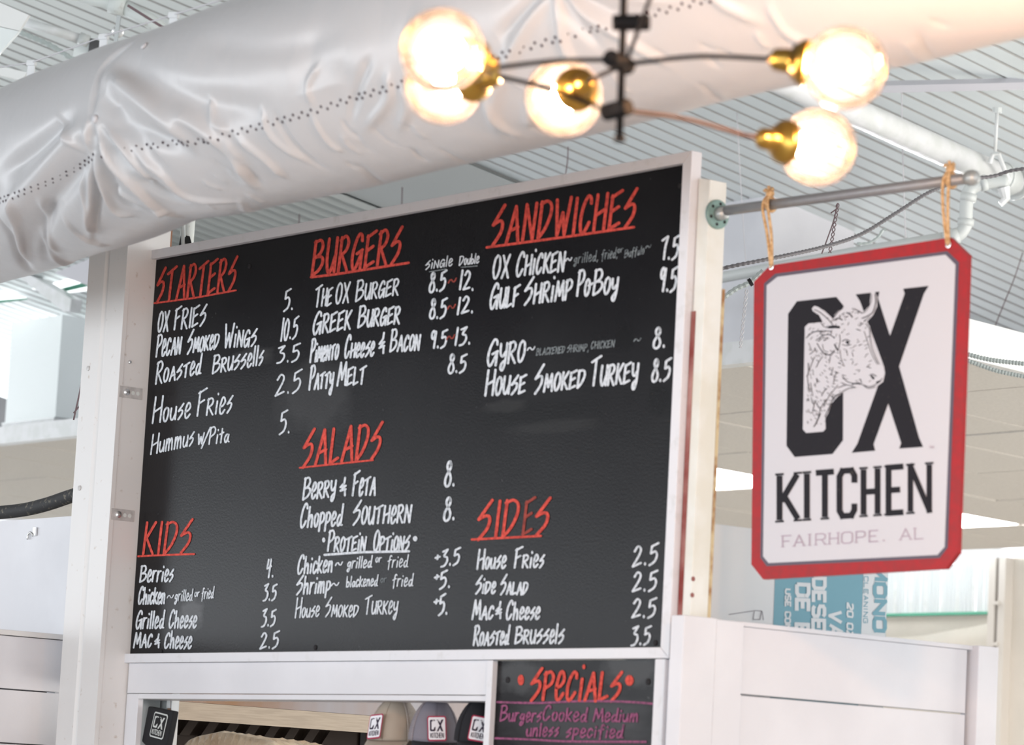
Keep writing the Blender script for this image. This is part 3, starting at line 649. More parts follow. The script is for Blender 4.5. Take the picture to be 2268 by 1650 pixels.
# sides
items(('House', 1057, 1260, 1119, 1258, 43, 27), ('FRies', 1140, 1257, 1203, 1256, 44, 27), sw=4.8)
items(('SiDe', 1053, 1314, 1096, 1314, 38, 25), ('SALAD', 1108, 1316, 1167, 1316, 42, 26), sw=4.8)
items(('MAC', 1046, 1372, 1091, 1371, 42, 28), ('&', 1097, 1371, 1110, 1370, 37, 37), ('Cheese', 1121, 1372, 1194, 1371, 41, 26), sw=4.8)
items(('ROASTed', 1049, 1429, 1125, 1427, 43, 28), ('BRUSSelS', 1141, 1425, 1247, 1424, 37, 29), sw=4.8)
P(('2.5', 1401, 1256, 1454, 1247, 44, 44), sw=5); P(('2.5', 1401, 1311, 1452, 1307, 42, 42), sw=5); P(('2.5', 1400, 1369, 1450, 1366, 41, 41), sw=5); P(('3.5', 1398, 1428, 1438, 1427, 41, 39), sw=5)

# ================================================================ SPECIALS BOARD
sp = thing('specials_board', 'small black chalkboard headed SPECiALS below the big menu board', 'menu board', (2.08, 0, 1.2))
bm = NB(); box(bm, 1.76, 2.43, 0.002, 0.014, 1.2, 1.9555); obj('board_panel', bm, 'blackboard_dusty', sp)
rail([(1.744, 1.2), (1.767, 1.2), (1.767, 1.9555), (1.744, 1.9555)], par=sp, y0=-.014); rail([(2.40, 1.2), (2.437, 1.2), (2.437, 1.9555), (2.40, 1.9555)], par=sp, y0=-.014)
MPS = lambda p: PY(p[0], p[1], 0.0005)
line(sp, 'chalk_heading', 'chalk_red', (('SPeCiALS', 1174, 1549, 1372, 1551, 68, 61),), 6.8, MPS, label='red chalk heading')
for q_ in ((1153.5, 1506, 7, 12), (1394, 1507, 9.5, 12)): bm = NB(); dot2(bm, q_[:2], q_[2], MPS, q_[3]); obj('chalk_dot', bm, 'chalk_red', sp)
line(sp, 'chalk_word', 'chalk_pink', (('Burgers', 1108, 1597, 1197, 1598, 34, 20), ('Cooked', 1202, 1595, 1298, 1598, 32, 20), ('Medium', 1314, 1598, 1412, 1598, 28, 19)), 4, MPS)
line(sp, 'chalk_word', 'chalk_pink', (('unless', 1166, 1630, 1236, 1630, 19, 19), ('specified', 1254, 1632, 1378, 1634, 19, 19)), 4, MPS)
for pts in ([(1101, 1555), (1190, 1557), (1284, 1553), (1380, 1554), (1452, 1559)], [(1097, 1635), (1180, 1638), (1258, 1642), (1430, 1643)]):
    bm = NB(); ribbon(bm, [tuple(q) for q in spline(pts)], 4.6, MPS); obj('chalk_rule', bm, 'chalk_pink', sp)
for q in ((1125, 1506), (1436, 1510)):
    c = PY(q[0], q[1], 0.002); bm = NB(); lathe(bm, c, (0, -1, 0), [(0, .008), (.002, .008), (.0035, .005), (.0025, .002)], 14); obj('screw', bm, 'dark_hole', sp)

# ================================================================ BOOTH FRONT
bf = thing('trim_1', None, None, (0.9, 0, 1.855), kind='structure')
bm = NB(); box(bm, 0.012, 1.743, -0.006, 0.016, 1.868, 1.956); obj('header_board', bm, 'white_paint', bf, bevel=.001)
bm = NB(); box(bm, 0.012, 1.743, -0.003, 0.10, 1.852, 1.866); obj('header_edge', bm, 'white_paint', bf, bevel=.001)
bm = NB(); box(bm, 0.008, 0.072, -0.004, 0.014, 0.9, 1.8655); obj('jamb_board', bm, 'white_paint', bf, bevel=.001)
bm = NB(); box(bm, -0.08, 0.03, 0.02, 0.1, 0.9, 1.852); obj('jamb_side', bm, 'metal_grey', bf)
bm = NB(); box(bm, 2.4385, 2.50, -0.004, 0.016, 0, 1.955); obj('corner_board', bm, 'white_paint', bf, bevel=.001)
wbox('wall_front', 'white_paint', 0.0, 2.43, 0.02, 0.1, 0, 1.15)
# metal jamb strip at the left of the opening
t = thing('jamb_strip', 'grey metal jamb strip inside the left edge of the serving opening', 'door jamb', (0.1, 0.12, 1.2))
q0 = PY(335, 1550, 0.10); q1 = PY(372, 1550, 0.10)
bm = NB(); box(bm, -0.1, q1[0], 0.105, 0.115, 1.2, 1.90); obj('plate', bm, 'metal_grey', t)
bm = NB(); box(bm, q0[0]-.004, q0[0], 0.095, 0.105, 1.2, 1.90); obj('rib', bm, 'metal_bright', t)
bm = NB(); box(bm, q1[0], q1[0]+.026, 0.10, 0.12, 1.2, 1.90); obj('wood_edge', bm, 'wood', t)
for z in (1.842, 1.80, 1.765):
    bm = NB(); box(bm, q1[0]+.002, q1[0]+.022, 0.095, 0.10, z-.012, z+.010); obj('paint_flake', bm, 'pipe_paint', t)
bm = NB(); box(bm, q1[0]+.027, q1[0]+.031, 0.095, 0.12, 1.2, 1.90); obj('white_bead', bm, 'pipe_paint', t)

# kitchen interior: dark panels, hood
ki = thing('wall_kitchen', None, None, (-1.2, 1.5, 0), kind='structure')
def kb(name, m, *b): bm = NB(); box(bm, *b); obj(name, bm, m, ki)
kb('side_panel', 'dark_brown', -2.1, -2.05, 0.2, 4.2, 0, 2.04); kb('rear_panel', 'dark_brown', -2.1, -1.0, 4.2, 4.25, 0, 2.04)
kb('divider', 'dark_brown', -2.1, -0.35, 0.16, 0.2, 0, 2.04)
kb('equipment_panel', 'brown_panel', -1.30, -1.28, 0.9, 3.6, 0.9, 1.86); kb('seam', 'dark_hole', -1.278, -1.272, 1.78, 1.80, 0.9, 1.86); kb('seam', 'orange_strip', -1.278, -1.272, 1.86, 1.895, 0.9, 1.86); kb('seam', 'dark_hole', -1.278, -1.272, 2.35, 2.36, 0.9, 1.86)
hood = thing('range_hood', 'stainless steel range hood behind the serving opening', 'range hood', (-1.0, 1.8, 1.8))
a = PX(390, 1553, -1.0); b = PX(390, 1593, -1.0)
bm = NB(); box(bm, -1.02, -1.0, 0.4, 4.0, b[2], a[2]); obj('front_band', bm, 'steel_brushed', hood)
bm = NB(); prism(bm, [(-1.008, 0.4, a[2]+.001), (-1.014, 0.4, a[2]+.085), (-1.03, 0.4, a[2]+.085), (-1.03, 0.4, a[2]+.001)], (0, 3.6, 0)); obj('upper_band', bm, 'steel_dull', hood)
bm = NB(); box(bm, -1.28, -1.02, 0.4, 0.42, b[2], a[2]+.08); obj('end_panel', bm, 'steel_dull', hood)
for k in range(9):
    y = 0.95+k*0.085; bm = NB(); prism(bm, [(-1.262, y, b[2]+.012), (-1.262, y+.04, b[2]+.012), (-1.262, y, b[2]-.045), (-1.262, y-.04, b[2]-.045)], (.02, 0, 0)); obj('baffle', bm, 'brown_panel', hood)
L = bpy.data.lights.new('kitchen_lamp', 'POINT'); L.energy = 5; L.color = (1.0, .72, .46); L.shadow_soft_size = .08
o = bpy.data.objects.new('kitchen_lamp', L); COL.objects.link(o); o.location = (0.1, 1.2, 2.05)
# small ceiling lamp seen inside
q = PX(815, 1550, -1.9); bm = NB(); box(bm, q[0], q[0]+.02, q[1]-.08, q[1]+.09, q[2]-.012, q[2]+.06)
obj('kitchen_light_panel', bm, 'tube_light', label='small lit panel glimpsed above the steel hood', cat='light')

# bun rack under clear plastic
bm = NB(); c0 = PY(500, 1650, 0.42); nx, nz = 40, 14; rows = []
prof = [(408, 1650), (420, 1638), (440, 1630), (480, 1622), (520, 1625), (560, 1634), (590, 1640), (600, 1650)]
top = [PY(px, py, 0.42) for px, py in prof]
xs_ = np.linspace(top[0][0], top[-1][0], nx); zt = np.interp(xs_, [p[0] for p in top], [p[2] for p in top])
for k in range(nz+1):
    f = k/nz; row = []
    for i in range(nx):
        yy = 0.42+0.35*f; dz = 0.010*math.sin(i*1.7+k*.9)*random.uniform(.2, 1)
        row.append(bm.verts.new((xs_[i], yy, zt[i]-0.02*f+(dz if 0 < k < nz else 0)-.0)))
    rows.append(row)
low = [bm.verts.new((x_, 0.42+.004*math.sin(i*2.1), 1.35)) for i, x_ in enumerate(xs_)]
mid = [bm.verts.new((x_, 0.412+.012*math.sin(i*2.1+1)*random.random(), z_-.03)) for i, (x_, z_) in enumerate(zip(xs_, zt))]
for A, B in list(zip(rows, rows[1:]))+[(mid, rows[0]), (low, mid)]:
    for i in range(nx-1): bm.faces.new((A[i], A[i+1], B[i+1], B[i]))
bg = obj('plastic_covered_rack', bm, 'bag_plastic', label='tan load under crinkled clear plastic inside the serving opening', cat='food rack', smooth=True)
s_ = bg.modifiers.new('s', 'SOLIDIFY'); s_.thickness = .004

# ================================================================ STEEL COLUMN (left of board)
col = thing('steel_column', 'white painted steel column left of the menu board, tops out behind the duct', 'column', (-0.1, -0.05, 0))
bm = NB(); box(bm, -0.214, -0.118, -0.104, -0.094, 0, 3.55); obj('flange', bm, 'column_paint', col, bevel=.002)
bm = NB(); prism(bm, [(-0.118, -0.104, 0), (-0.104, -0.096, 0), (-0.092, -0.104, 0), (0.006, -0.104, 0), (0.006, -0.090, 0), (-0.118, -0.090, 0)], (0, 0, 3.55)); obj('front_plate', bm, 'column_paint', col)
bm = NB(); box(bm, -0.012, 0.004, -0.0895, 0.045, 0, 3.55); obj('side_plate', bm, 'column_paint', col, bevel=.001)
bm = NB(); box(bm, -0.214, -0.013, -0.089, 0.045, 0, 3.55); obj('web', bm, 'column_paint', col)
for (px, py) in ((290, 870), (265, 1140)):
    c = PX(px, py, 0.005); bm = NB(); box(bm, 0.0045, 0.0065, -0.10, -0.02, c[2]-.017, c[2]+.017); st = obj('steel_strap', bm, 'strap', col, bevel=.0005)
    bm = NB(); cc = np.array([0.0065, -0.075, c[2]]); lathe(bm, cc, (1, 0, 0), [(0, .011), (.004, .010), (.006, .004)], 12); obj('bolt', bm, 'metal_bright', st)
    for yy in (-.052, -.035):
        bm = NB(); lathe(bm, (0.0062, yy, c[2]), (1, 0, 0), [(0, .006), (.0012, .006)], 12); obj('hole', bm, 'old_pipe_paint', st)
for (px, py, m) in ((287, 802, 'metal_bright'),):
    c = PX(px, py, 0.005); bm = NB(); lathe(bm, c, (1, 0, 0), [(0, .006), (.004, .005), (.005, .002)], 12); obj('bolt', bm, m, col)
for (px, py) in ((196, 816), (177, 1081)):
    c = PY(px, py, -0.104); bm = NB(); lathe(bm, c, (0, -1, 0), [(0, .008), (.003, .008), (.004, .003)], 12); obj('bolt', bm, 'strap', col)

# timber stub, old pipe and bracket behind the duct's left end
bm = NB(); c = PY(358, 540, 0.3); box(bm, c[0]-.01, c[0]+.012, .3, .33, 2.9, 3.6)
obj('wood_strip', bm, 'wood', label='narrow brown timber strip between column and board top', cat='timber')
hp = thing('hanging_pole', 'peeling grey wooden pole end rising behind the top left of the board', 'pole', PY(415, 540, .25))
a = PY(418, 470, .25); b = PY(413, 543, .25)
bm = NB(); tube(bm, [a+[0, 0, .3], a, b, b+[0, 0, -.12]], .022, 14); obj('pole', bm, 'old_pipe_paint', hp, smooth=True)
a = PY(404, 470, .22); b = PY(407, 543, .22)
bm = NB(); tube(bm, [a+[0, 0, .3], a, b, b+[0, 0, -.12]], .008, 10); obj('rod', bm, 'metal_grey', hp, smooth=True)
bm = NB(); a = PY(395, 548, .22); prism(bm, [a, a+[.05, 0, 0], a+[.03, 0, .035], a+[.01, 0, .04]], (0, .02, 0)); obj('saddle', bm, 'black_iron', hp)

# ================================================================ RIGHT POST + PIPE BRACKET + SIGN
pt = thing('corner_post', 'cream painted timber post with rusty edges at the right end of the menu board', 'post', (2.48, 0.04, 0))
bm = NB(); prism(bm, [(2.458, .005, 2.05), (2.50, .005, 2.05), (2.50, .005, 3.122), (2.458, .005, 3.13)], (0, .055, 0)); obj('post', bm, 'cream_paint', pt, bevel=.002)
bm = NB(); box(bm, 2.457, 2.4995, .0605, .070, 2.05, 2.86); obj('rusty_edge', bm, 'rust', pt)
bm = NB(); box(bm, 2.456, 2.470, .0020, .0046, 2.04, 2.8); obj('red_edge', bm, 'red_edge', pt)
for q in ((1535, 1282), (1533, 1318)):
    c = PX(q[0], q[1], 2.5005); bm = NB(); lathe(bm, c, (1, 0, 0), [(0, .006), (.001, .006)], 10); obj('nail_hole', bm, 'red_edge', pt)
PYY = 0.035
br = thing('pipe_bracket', 'grey galvanized pipe arm on a green round flange carrying the red sign', 'pipe bracket', (2.52, PYY, 3.03))
c = np.array([2.5005, 0.030, PX(1571, 472, 2.5)[2]])
bm = NB(); lathe(bm, c, (1, 0, 0), [(0, .036), (.006, .036), (.008, .033), (.009, .018)], 30); fl = obj('flange', bm, 'flange_green', br, smooth=False)
bm = NB(); lathe(bm, c+[.009, 0, 0], (1, 0, 0), [(0, .017), (.012, .016), (.014, .0155), (.022, .0155)], 20); obj('collar', bm, 'metal_grey', br, smooth=True)
for k in range(6):
    an = k*math.pi/3+.35; bm = NB(); lathe(bm, c+[.0085, .026*math.cos(an), .026*math.sin(an)], (1, 0, 0), [(0, .004), (.001, .004)], 10); obj('bolt_hole', bm, 'dark_hole', fl)
a = PY(1588, 469, PYY); b = PY(2150, 394, PYY)
bm = NB(); tube(bm, [a, (a+b)/2, b], .0125, 20); obj('pipe', bm, 'galv', br, smooth=True)
d = (b-a)/np.linalg.norm(b-a)
bm = NB(); lathe(bm, b-d*.012, d, [(0, .0145), (.006, .0145), (.007, .0175), (.020, .0178), (.028, .015), (.033, .008)], 20); obj('end_cap', bm, 'metal_grey', br, smooth=True)

SY = 0.040  # sign front plane
sgn = thing('hanging_sign', 'red-bordered white OX KITCHEN sign with an ox head hanging from the grey pipe', 'sign', (3.0, SY, 2.15))
def poly(par, name, m, pts, yf, th=.0004, mp=None, label=None):
    bm = NB(); P3 = [PY(p[0], p[1], yf) for p in pts]; plate(bm, pts, P3, (0, th, 0)); return obj(name, bm, m, par, label=label)
OUT = [(1705, 588), (2104, 526), (2144, 565), (2121, 1224), (2094, 1260), (1690, 1283), (1664, 1250), (1670, 624)]
poly(sgn, 'sign_panel', 'sign_red', OUT, SY, .012)
def inset(k): return None
PL = [(1717, 606), (2098, 556), (2124, 581), (2099, 1213), (2081, 1236), (1698, 1254), (1684, 1235), (1692, 628)]
WH = [(1722, 613), (2094, 564), (2116, 586), (2092, 1211), (2076, 1229), (1702, 1247), (1690, 1232), (1698, 632)]
poly(sgn, 'plum_line', 'sign_plum', PL, SY-.0006, .0005); poly(sgn, 'white_field', 'sign_white', WH, SY-.0012, .0005)
K = lambda pts: [(1720+x/4.125, 620+y/4.125) for x, y in pts]
OO = [(185, 195), (545, 155), (610, 235), (605, 1465), (510, 1590), (165, 1618), (90, 1515), (105, 310)]
XX = [(722, 132), (938, 107), (925, 165), (1035, 512), (1170, 125), (1156, 80), (1388, 54), (1345, 125), (1118, 790), (1300, 1440), (1337, 1525), (1120, 1541), (1138, 1490), (1020, 1128), (885, 1500), (900, 1560), (686, 1579), (738, 1495), (985, 800), (762, 195)]
HH = [(322, 262), (345, 236), (378, 246), (440, 285), (490, 330), (518, 362), (528, 320), (560, 282), (610, 252), (655, 262), (700, 248), (735, 275), (790, 300), (850, 230), (862, 112), (895, 105), (918, 150), (918, 240), (880, 322), (818, 388), (850, 420), (866, 500), (878, 590), (932, 740), (978, 785), (990, 850), (972, 930), (900, 985), (830, 998), (770, 962), (700, 992), (620, 1022), (560, 1062), (500, 1130), (470, 1220), (445, 1260), (447, 1360), (425, 1385), (270, 1398), (240, 1365), (258, 430), (290, 398), (422, 384), (385, 318), (335, 295)]
poly(sgn, 'letter', 'sign_black', K(OO), SY-.0018, .0005, label='black letter O'); poly(sgn, 'letter', 'sign_black', K(XX), SY-.0018, .0005, label='black letter X')
poly(sgn, 'ox_head', 'sign_white', K(HH), SY-.0024, .0005)
HL = [  # engraving lines of the head, in the same traced frame: (width px, points)
 (6, [(345, 270), (400, 300), (470, 360), (520, 420)]), (5, [(335, 290), (380, 330), (410, 400), (440, 430), (490, 440), (560, 435)]),
 (22, [(480, 432), (520, 428), (568, 432)]), (9, [(520, 368), (560, 350), (600, 365)]), (7, [(525, 340), (560, 290), (600, 262)]), (10, [(640, 300), (670, 312), (690, 340)]),
 (6, [(690, 262), (730, 275), (780, 305)]), (8, [(780, 350), (830, 330), (880, 290), (905, 200), (900, 130)]), (5, [(800, 380), (850, 335)]), (5, [(868, 130), (862, 200), (820, 280), (780, 305)]),
 (6, [(815, 400), (845, 440), (852, 500), (865, 600), (900, 700), (935, 770)]), (5, [(800, 470), (830, 560), (870, 680), (920, 770)]),
 (7, [(270, 530), (330, 480), (420, 465), (500, 470)]), (6, [(290, 500), (360, 470), (430, 478)]),
 (7, [(380, 540), (420, 510), (480, 500), (530, 530)]), (7, [(370, 580), (400, 630), (440, 675), (500, 680), (530, 640)]), (5, [(385, 560), (420, 530), (470, 530)]), (5, [(420, 590), (430, 640), (470, 660)]), (12, [(530, 590), (550, 630), (560, 640)]), (6, [(560, 650), (580, 560), (575, 500)]),
 (7, [(600, 560), (630, 545), (670, 560)]), (20, [(640, 568), (655, 574)]), (5, [(600, 590), (640, 600), (680, 590)]),
 (18, [(868, 880), (885, 900)]), (7, [(850, 870), (880, 862), (910, 880)]), (14, [(915, 935), (945, 925)]), (6, [(780, 955), (850, 975), (920, 945), (965, 900)]), (6, [(800, 968), (840, 990), (900, 975)]),
 (6, [(600, 880), (640, 925), (700, 945), (760, 952)]), (9, [(690, 955), (740, 940), (770, 952)]), (6, [(765, 905), (775, 940)]),
 (6, [(560, 985), (640, 960), (700, 975), (720, 985)]), (6, [(600, 1020), (660, 990), (700, 985)]), (9, [(500, 1110), (540, 1060), (600, 1030)]), (7, [(440, 1250), (470, 1190), (500, 1120)]),
 (5, [(430, 1160), (480, 1060), (560, 960)]), (5, [(380, 1260), (400, 1180), (450, 1090)]), (8, [(340, 1340), (370, 1290), (400, 1220)]), (6, [(330, 1200), (345, 1130), (360, 1100)]),
 (6, [(410, 1060), (430, 1020), (460, 990)]), (7, [(290, 760), (290, 850), (275, 880)]), (5, [(300, 820), (330, 740), (350, 700)]), (5, [(280, 880), (290, 960), (310, 1020)]),
 (8, [(365, 900), (372, 940)]), (5, [(300, 680), (340, 650), (355, 620)]), (5, [(360, 800), (390, 740), (420, 700)]), (5, [(480, 760), (490, 700)]), (5, [(500, 860), (515, 800)]), (5, [(520, 940), (530, 880), (550, 850)]), (5, [(580, 640), (590, 720), (620, 790)]),
 (7, [(730, 450), (765, 462)]), (6, [(760, 390), (790, 400)]), (5, [(640, 640), (648, 690)]), (5, [(690, 660), (700, 700)]), (5, [(700, 740), (690, 770)]), (6, [(835, 795), (860, 805)]), (5, [(760, 820), (750, 840)]), (5, [(310, 940), (330, 1060)]),
]
bm = NB(); MPH = lambda p: PY(p[0], p[1], SY-.0029)
for w, pts in HL: ribbon(bm, [tuple(q) for q in spline(K(pts), 4)], w/4.125*1.05, MPH)
rr = random.Random(3)
def inpoly(p, poly_):
    x, y = p; c = False; j = len(poly_)-1
    for i in range(len(poly_)):
        if (poly_[i][1] > y) != (poly_[j][1] > y) and x < (poly_[j][0]-poly_[i][0])*(y-poly_[i][1])/(poly_[j][1]-poly_[i][1])+poly_[i][0]: c = not c
        j = i
    return c
n_ = 0
while n_ < 210:
    x_, y_ = rr.uniform(250, 850), rr.uniform(300, 1330)
    if not inpoly((x_, y_), HH) or not inpoly((x_-25, y_), HH) or not inpoly((x_, y_+30), HH): continue
    if x_ > 640 and y_ > 650 and rr.random() < .7: continue
    L_ = rr.uniform(14, 34); an = math.radians(-70+(x_-250)*.18+rr.uniform(-15, 15)) if y_ > 560 else math.radians(rr.uniform(10, 75))
    ribbon(bm, K([(x_, y_), (x_+L_*math.cos(an), y_-L_*math.sin(an))]), 1.15, MPH, False); n_ += 1
obj('engraving', bm, 'sign_black', sgn)
# KITCHEN and FAIRHOPE, AL
Kq = lambda x, y: (1640+x/2.0625, 500+y/2.0625)
KIT = [('K', 178, 262), ('I', 290, 316), ('T', 344, 426), ('C', 452, 520), ('H', 562, 626), ('E', 676, 744), ('N', 776, 862)]
def kbase(x): return 1345-(x-172)*(45/700)
def ktop(x): return 1142-(x-172)*(52/700)
for ch, xa, xb in KIT:
    bm = NB(); w, st = glyph_strokes(BL, ch)
    for kind, Pp in st:
        Q = []
        for gx, gy in Pp:
            X_ = xa+(xb-xa)*(gx/w if ch != 'I' else .5); Q.append(Kq(X_, kbase(X_)+(ktop(X_)-kbase(X_))*gy))
        ribbon(bm, Q, 13 if ch != 'N' else 12, lambda p: PY(p[0], p[1], SY-.0018), False)
    # slab serifs
    feet = {'K': [(0, 0), (0, 1), (1, 0), (1, 1)], 'I': [(.5, 0), (.5, 1)], 'T': [(.5, 0)], 'H': [(0, 0), (0, 1), (1, 0), (1, 1)], 'N': [(0, 0), (0, 1), (1, 1)], 'E': [(0, 1), (0, 0)], 'C': []}[ch]
    for fx, fy in feet:
        X_ = xa+(xb-xa)*fx; c_ = Kq(X_, kbase(X_)+(ktop(X_)-kbase(X_))*fy); s_ = 1 if fy else -1
        ribbon(bm, [(c_[0]-9.5, c_[1]+.6-s_*3), (c_[0]+9.5, c_[1]-.6-s_*3)], 4.5, lambda p: PY(p[0], p[1], SY-.0018), False)
    obj('letter', bm, 'sign_black', sgn)
bm = NB(); FA = 'FAIRHOPE. AL'; xpos = [(192, 238), (250, 292), (312, 326), (345, 388), (402, 442), (455, 498), (514, 552), (570, 606), (612, 650), (664, 672), None, (728, 776), (792, 838)]
seq = [('F', 192, 236), ('A', 244, 290), ('I', 306, 322), ('R', 346, 386), ('H', 404, 444), ('O', 458, 500), ('P', 520, 556), ('E', 604, 648) , ('A', 730, 776), ('L', 794, 836)]
seq[7] = ('E', 610, 648)
seq = [('F', 192, 232), ('A', 244, 290), ('I', 308, 322), ('R', 344, 388), ('H', 406, 446), ('O', 462, 510), ('P', 528, 568), ('E', 588, 628), ('.', 650, 658), ('A', 730, 778), ('L', 796, 836)]
for ch, xa, xb in seq:
    bm = NB(); w, st = glyph_strokes(BL, ch)
    for kind, Pp in st:
        Q = []
        for gx, gy in Pp:
            X_ = xa+(xb-xa)*(gx/w if ch != 'I' else .5); Y_ = 1467-(X_-192)*(38/645); Q.append(Kq(X_, Y_-50*gy))
        if kind == 'dot': dot2(bm, Q[0], 2, lambda p: PY(p[0], p[1], SY-.0018))
        else: ribbon(bm, Q, 2.6, lambda p: PY(p[0], p[1], SY-.0018), False)
    for fx, fy in {'F': [(0, 0), (0, 1)], 'I': [(.5, 0), (.5, 1)], 'R': [(0, 0), (1, 0)], 'H': [(0, 0), (0, 1), (1, 0), (1, 1)], 'P': [(0, 0)], 'A': [(0, 0), (1, 0)], 'L': [(0, 1)]}.get(ch, []):
        X_ = xa+(xb-xa)*fx; c_ = Kq(X_, 1467-(X_-192)*(38/645)-50*fy); ribbon(bm, [(c_[0]-3.8, c_[1]), (c_[0]+3.8, c_[1])], 1.8, lambda p: PY(p[0], p[1], SY-.0018), False)
    obj('small_letter', bm, 'sign_mauve', sgn)
bm = NB()
for ch, xa in (('T', 862), ('M', 872)):
    w, st = glyph_strokes(BL, ch)
    for kind, Pp in st: ribbon(bm, [Kq(xa+gx*14, 1017-gy*11) for gx, gy in Pp], .9, lambda p: PY(p[0], p[1], SY-.0018), False)
obj('trade_mark', bm, 'sign_mauve', sgn)
for q in ((1709, 590), (2101, 541)):
    c = PY(q[0], q[1], SY-.001); bm = NB(); lathe(bm, c, (0, -1, 0), [(0, .0085), (.0015, .0085), (.002, .006), (.0005, .0045)], 16); gr = obj('grommet', bm, 'metal_bright', sgn)
    bm = NB(); lathe(bm, c+[0, -.0012, 0], (0, -1, 0), [(0, .0042), (.0012, .0042)], 12); obj('hole', bm, 'wood', gr)
# rope loops
for (kx, ky), (gx, gy), lab in (((1708, 437), (1709, 588), 'tan jute rope loop at the flange end of the pipe, holding the red sign'), ((2108, 378), (2100, 540), 'tan jute rope loop near the capped pipe end, holding the red sign')):
    py_ = PY(kx, ky, PYY); t = thing('rope_loop', lab, 'rope', PY(gx, gy, SY), group='rope loops holding the hanging sign')
    hole = PY(gx, gy, SY-.003)
    zt_ = PY(kx, ky, PYY)[2]
    pc = a+(b-a)*0; pc = None
    xk = py_[0]
    pa, pb = PY(1588, 469, PYY), PY(2150, 394, PYY); zp = np.interp(xk, [pa[0], pb[0]], [pa[2], pb[2]])
    for s in (-1, 1):
        pts = [(hole[0]+s*.002, SY-.004, hole[2]), (hole[0]+s*.007, PYY-.010, (hole[2]+zp)/2), (xk+s*.009, PYY-.018, zp-.01), (xk+s*.004, PYY-.012, zp+.016), (xk, PYY, zp+.022)]
        bm = NB(); tube(bm, spline(pts, 6), .0038, 8); obj('strand', bm, 'rope', t, smooth=True)
    bm = NB(); ang = np.linspace(0, 2*math.pi, 14, endpoint=False); ring = [(xk, PYY+.0165*math.cos(q), zp+.0165*math.sin(q)) for q in ang]; ring.append(ring[0]); tube(bm, ring, .004, 8, False); obj('wrap', bm, 'rope', t, smooth=True)
    bm = NB(); sphere(bm, (xk+.002, PYY-.006, zp+.026), .011, 12, 8, (1, 1, 1))
    for s in (-1, 0, 1): tube(bm, [(xk, PYY-.004, zp+.026), (xk+.012*s, PYY-.008, zp+.037), (xk+.016*s, PYY-.01, zp+.044-.012*abs(s))], .004, 7)
    obj('knot', bm, 'rope', t, smooth=True)

# ================================================================ BOOTH SIDE PARTITION (right) AND NEIGHBOUR'S (left)
pr = thing('booth_partition', 'low white panelled partition running back from the right end of the menu board', 'partition', (2.55, .5, 0))
XP = 2.55
yl = lambda px, py: PX(px, py, XP)[1]
bm = NB(); box(bm, 2.503, XP, -0.058, 0.045, 0, 2.056); obj('corner_post', bm, 'white_paint', pr, bevel=.002)
bm = NB(); box(bm, 2.503, XP-.002, 0.0465, 0.135, 0, 2.054); obj('corner_post', bm, 'white_paint', pr, bevel=.002)
bm = NB(); box(bm, 2.503, XP-.008, 0.136, 0.93, 2.044, 2.055); obj('cap_rail', bm, 'white_paint', pr, bevel=.001)
zb = 2.0435; hgt = 0.165
while zb > 0.05:
    bm = NB(); box(bm, 2.51, XP-.014, 0.136, 0.915, max(0, zb-hgt+.004), zb); obj('shiplap_board', bm, 'white_paint', pr, bevel=.0012); zb -= hgt
bm = NB(); box(bm, 2.503, XP+.012, 0.93, 1.003, 0, 2.056); obj('end_post', bm, 'white_paint', pr, bevel=.002)
pl = thing('booth_partition', 'white shiplap partition with thick cap left of the steel column', 'partition', (-.42, -1, 0))
bm = NB(); box(bm, -.47, -.392, -2.2, 0.03, 2.030, 2.046); obj('cap_rail', bm, 'column_paint', pl, bevel=.002)
bm = NB(); box(bm, -.46, -.41, 0.0, 0.03, 0, 2.029); obj('end_post', bm, 'white_paint', pl)
zb = 2.028
while zb > 0.05:
    bm = NB(); box(bm, -.46, -.402, -2.2, 0.02, max(0, zb-.158), zb); obj('shiplap_board', bm, 'white_paint', pl, bevel=.0012); zb -= .162
hpn = thing('header_panel', 'plain white wall panel above the shiplap partition at the far left', 'wall panel', (-1, .08, 1.9))
bm = NB(); box(bm, -3.2, -.25, .06, .09, 1.9, 2.419); obj('panel', bm, 'white_paint', hpn)
cl = PY(72, 1190, .06)
bm = NB(); ang = np.linspace(.2, math.pi*1.15, 12); tube(bm, [(cl[0]+.016*math.cos(q), .052, cl[2]+.014*math.sin(q)) for q in ang], .004, 8)
cp = obj('pipe_clamp', bm, 'metal_bright', label='small bright metal pipe clamp screwed to the white header panel', cat='clamp', smooth=True)
bm = NB(); box(bm, cl[0]+.012, cl[0]+.030, .052, .058, cl[2]+.004, cl[2]+.030); obj('tab', bm, 'metal_bright', cp)
bm = NB(); a = PY(-60, 1140, .12); b = PY(40, 1131, .12); c = PY(100, 1118, .12); d = PY(160, 1098, .12)
tube(bm, spline([a-[.3, 0, 0], a, b, c, d, d+[.25, 0, .03]], 8), .022, 14)
obj('foam_pipe_sleeve', bm, 'foam_black', label='black foam-covered hose lying on the white header panel', cat='hose', smooth=True)

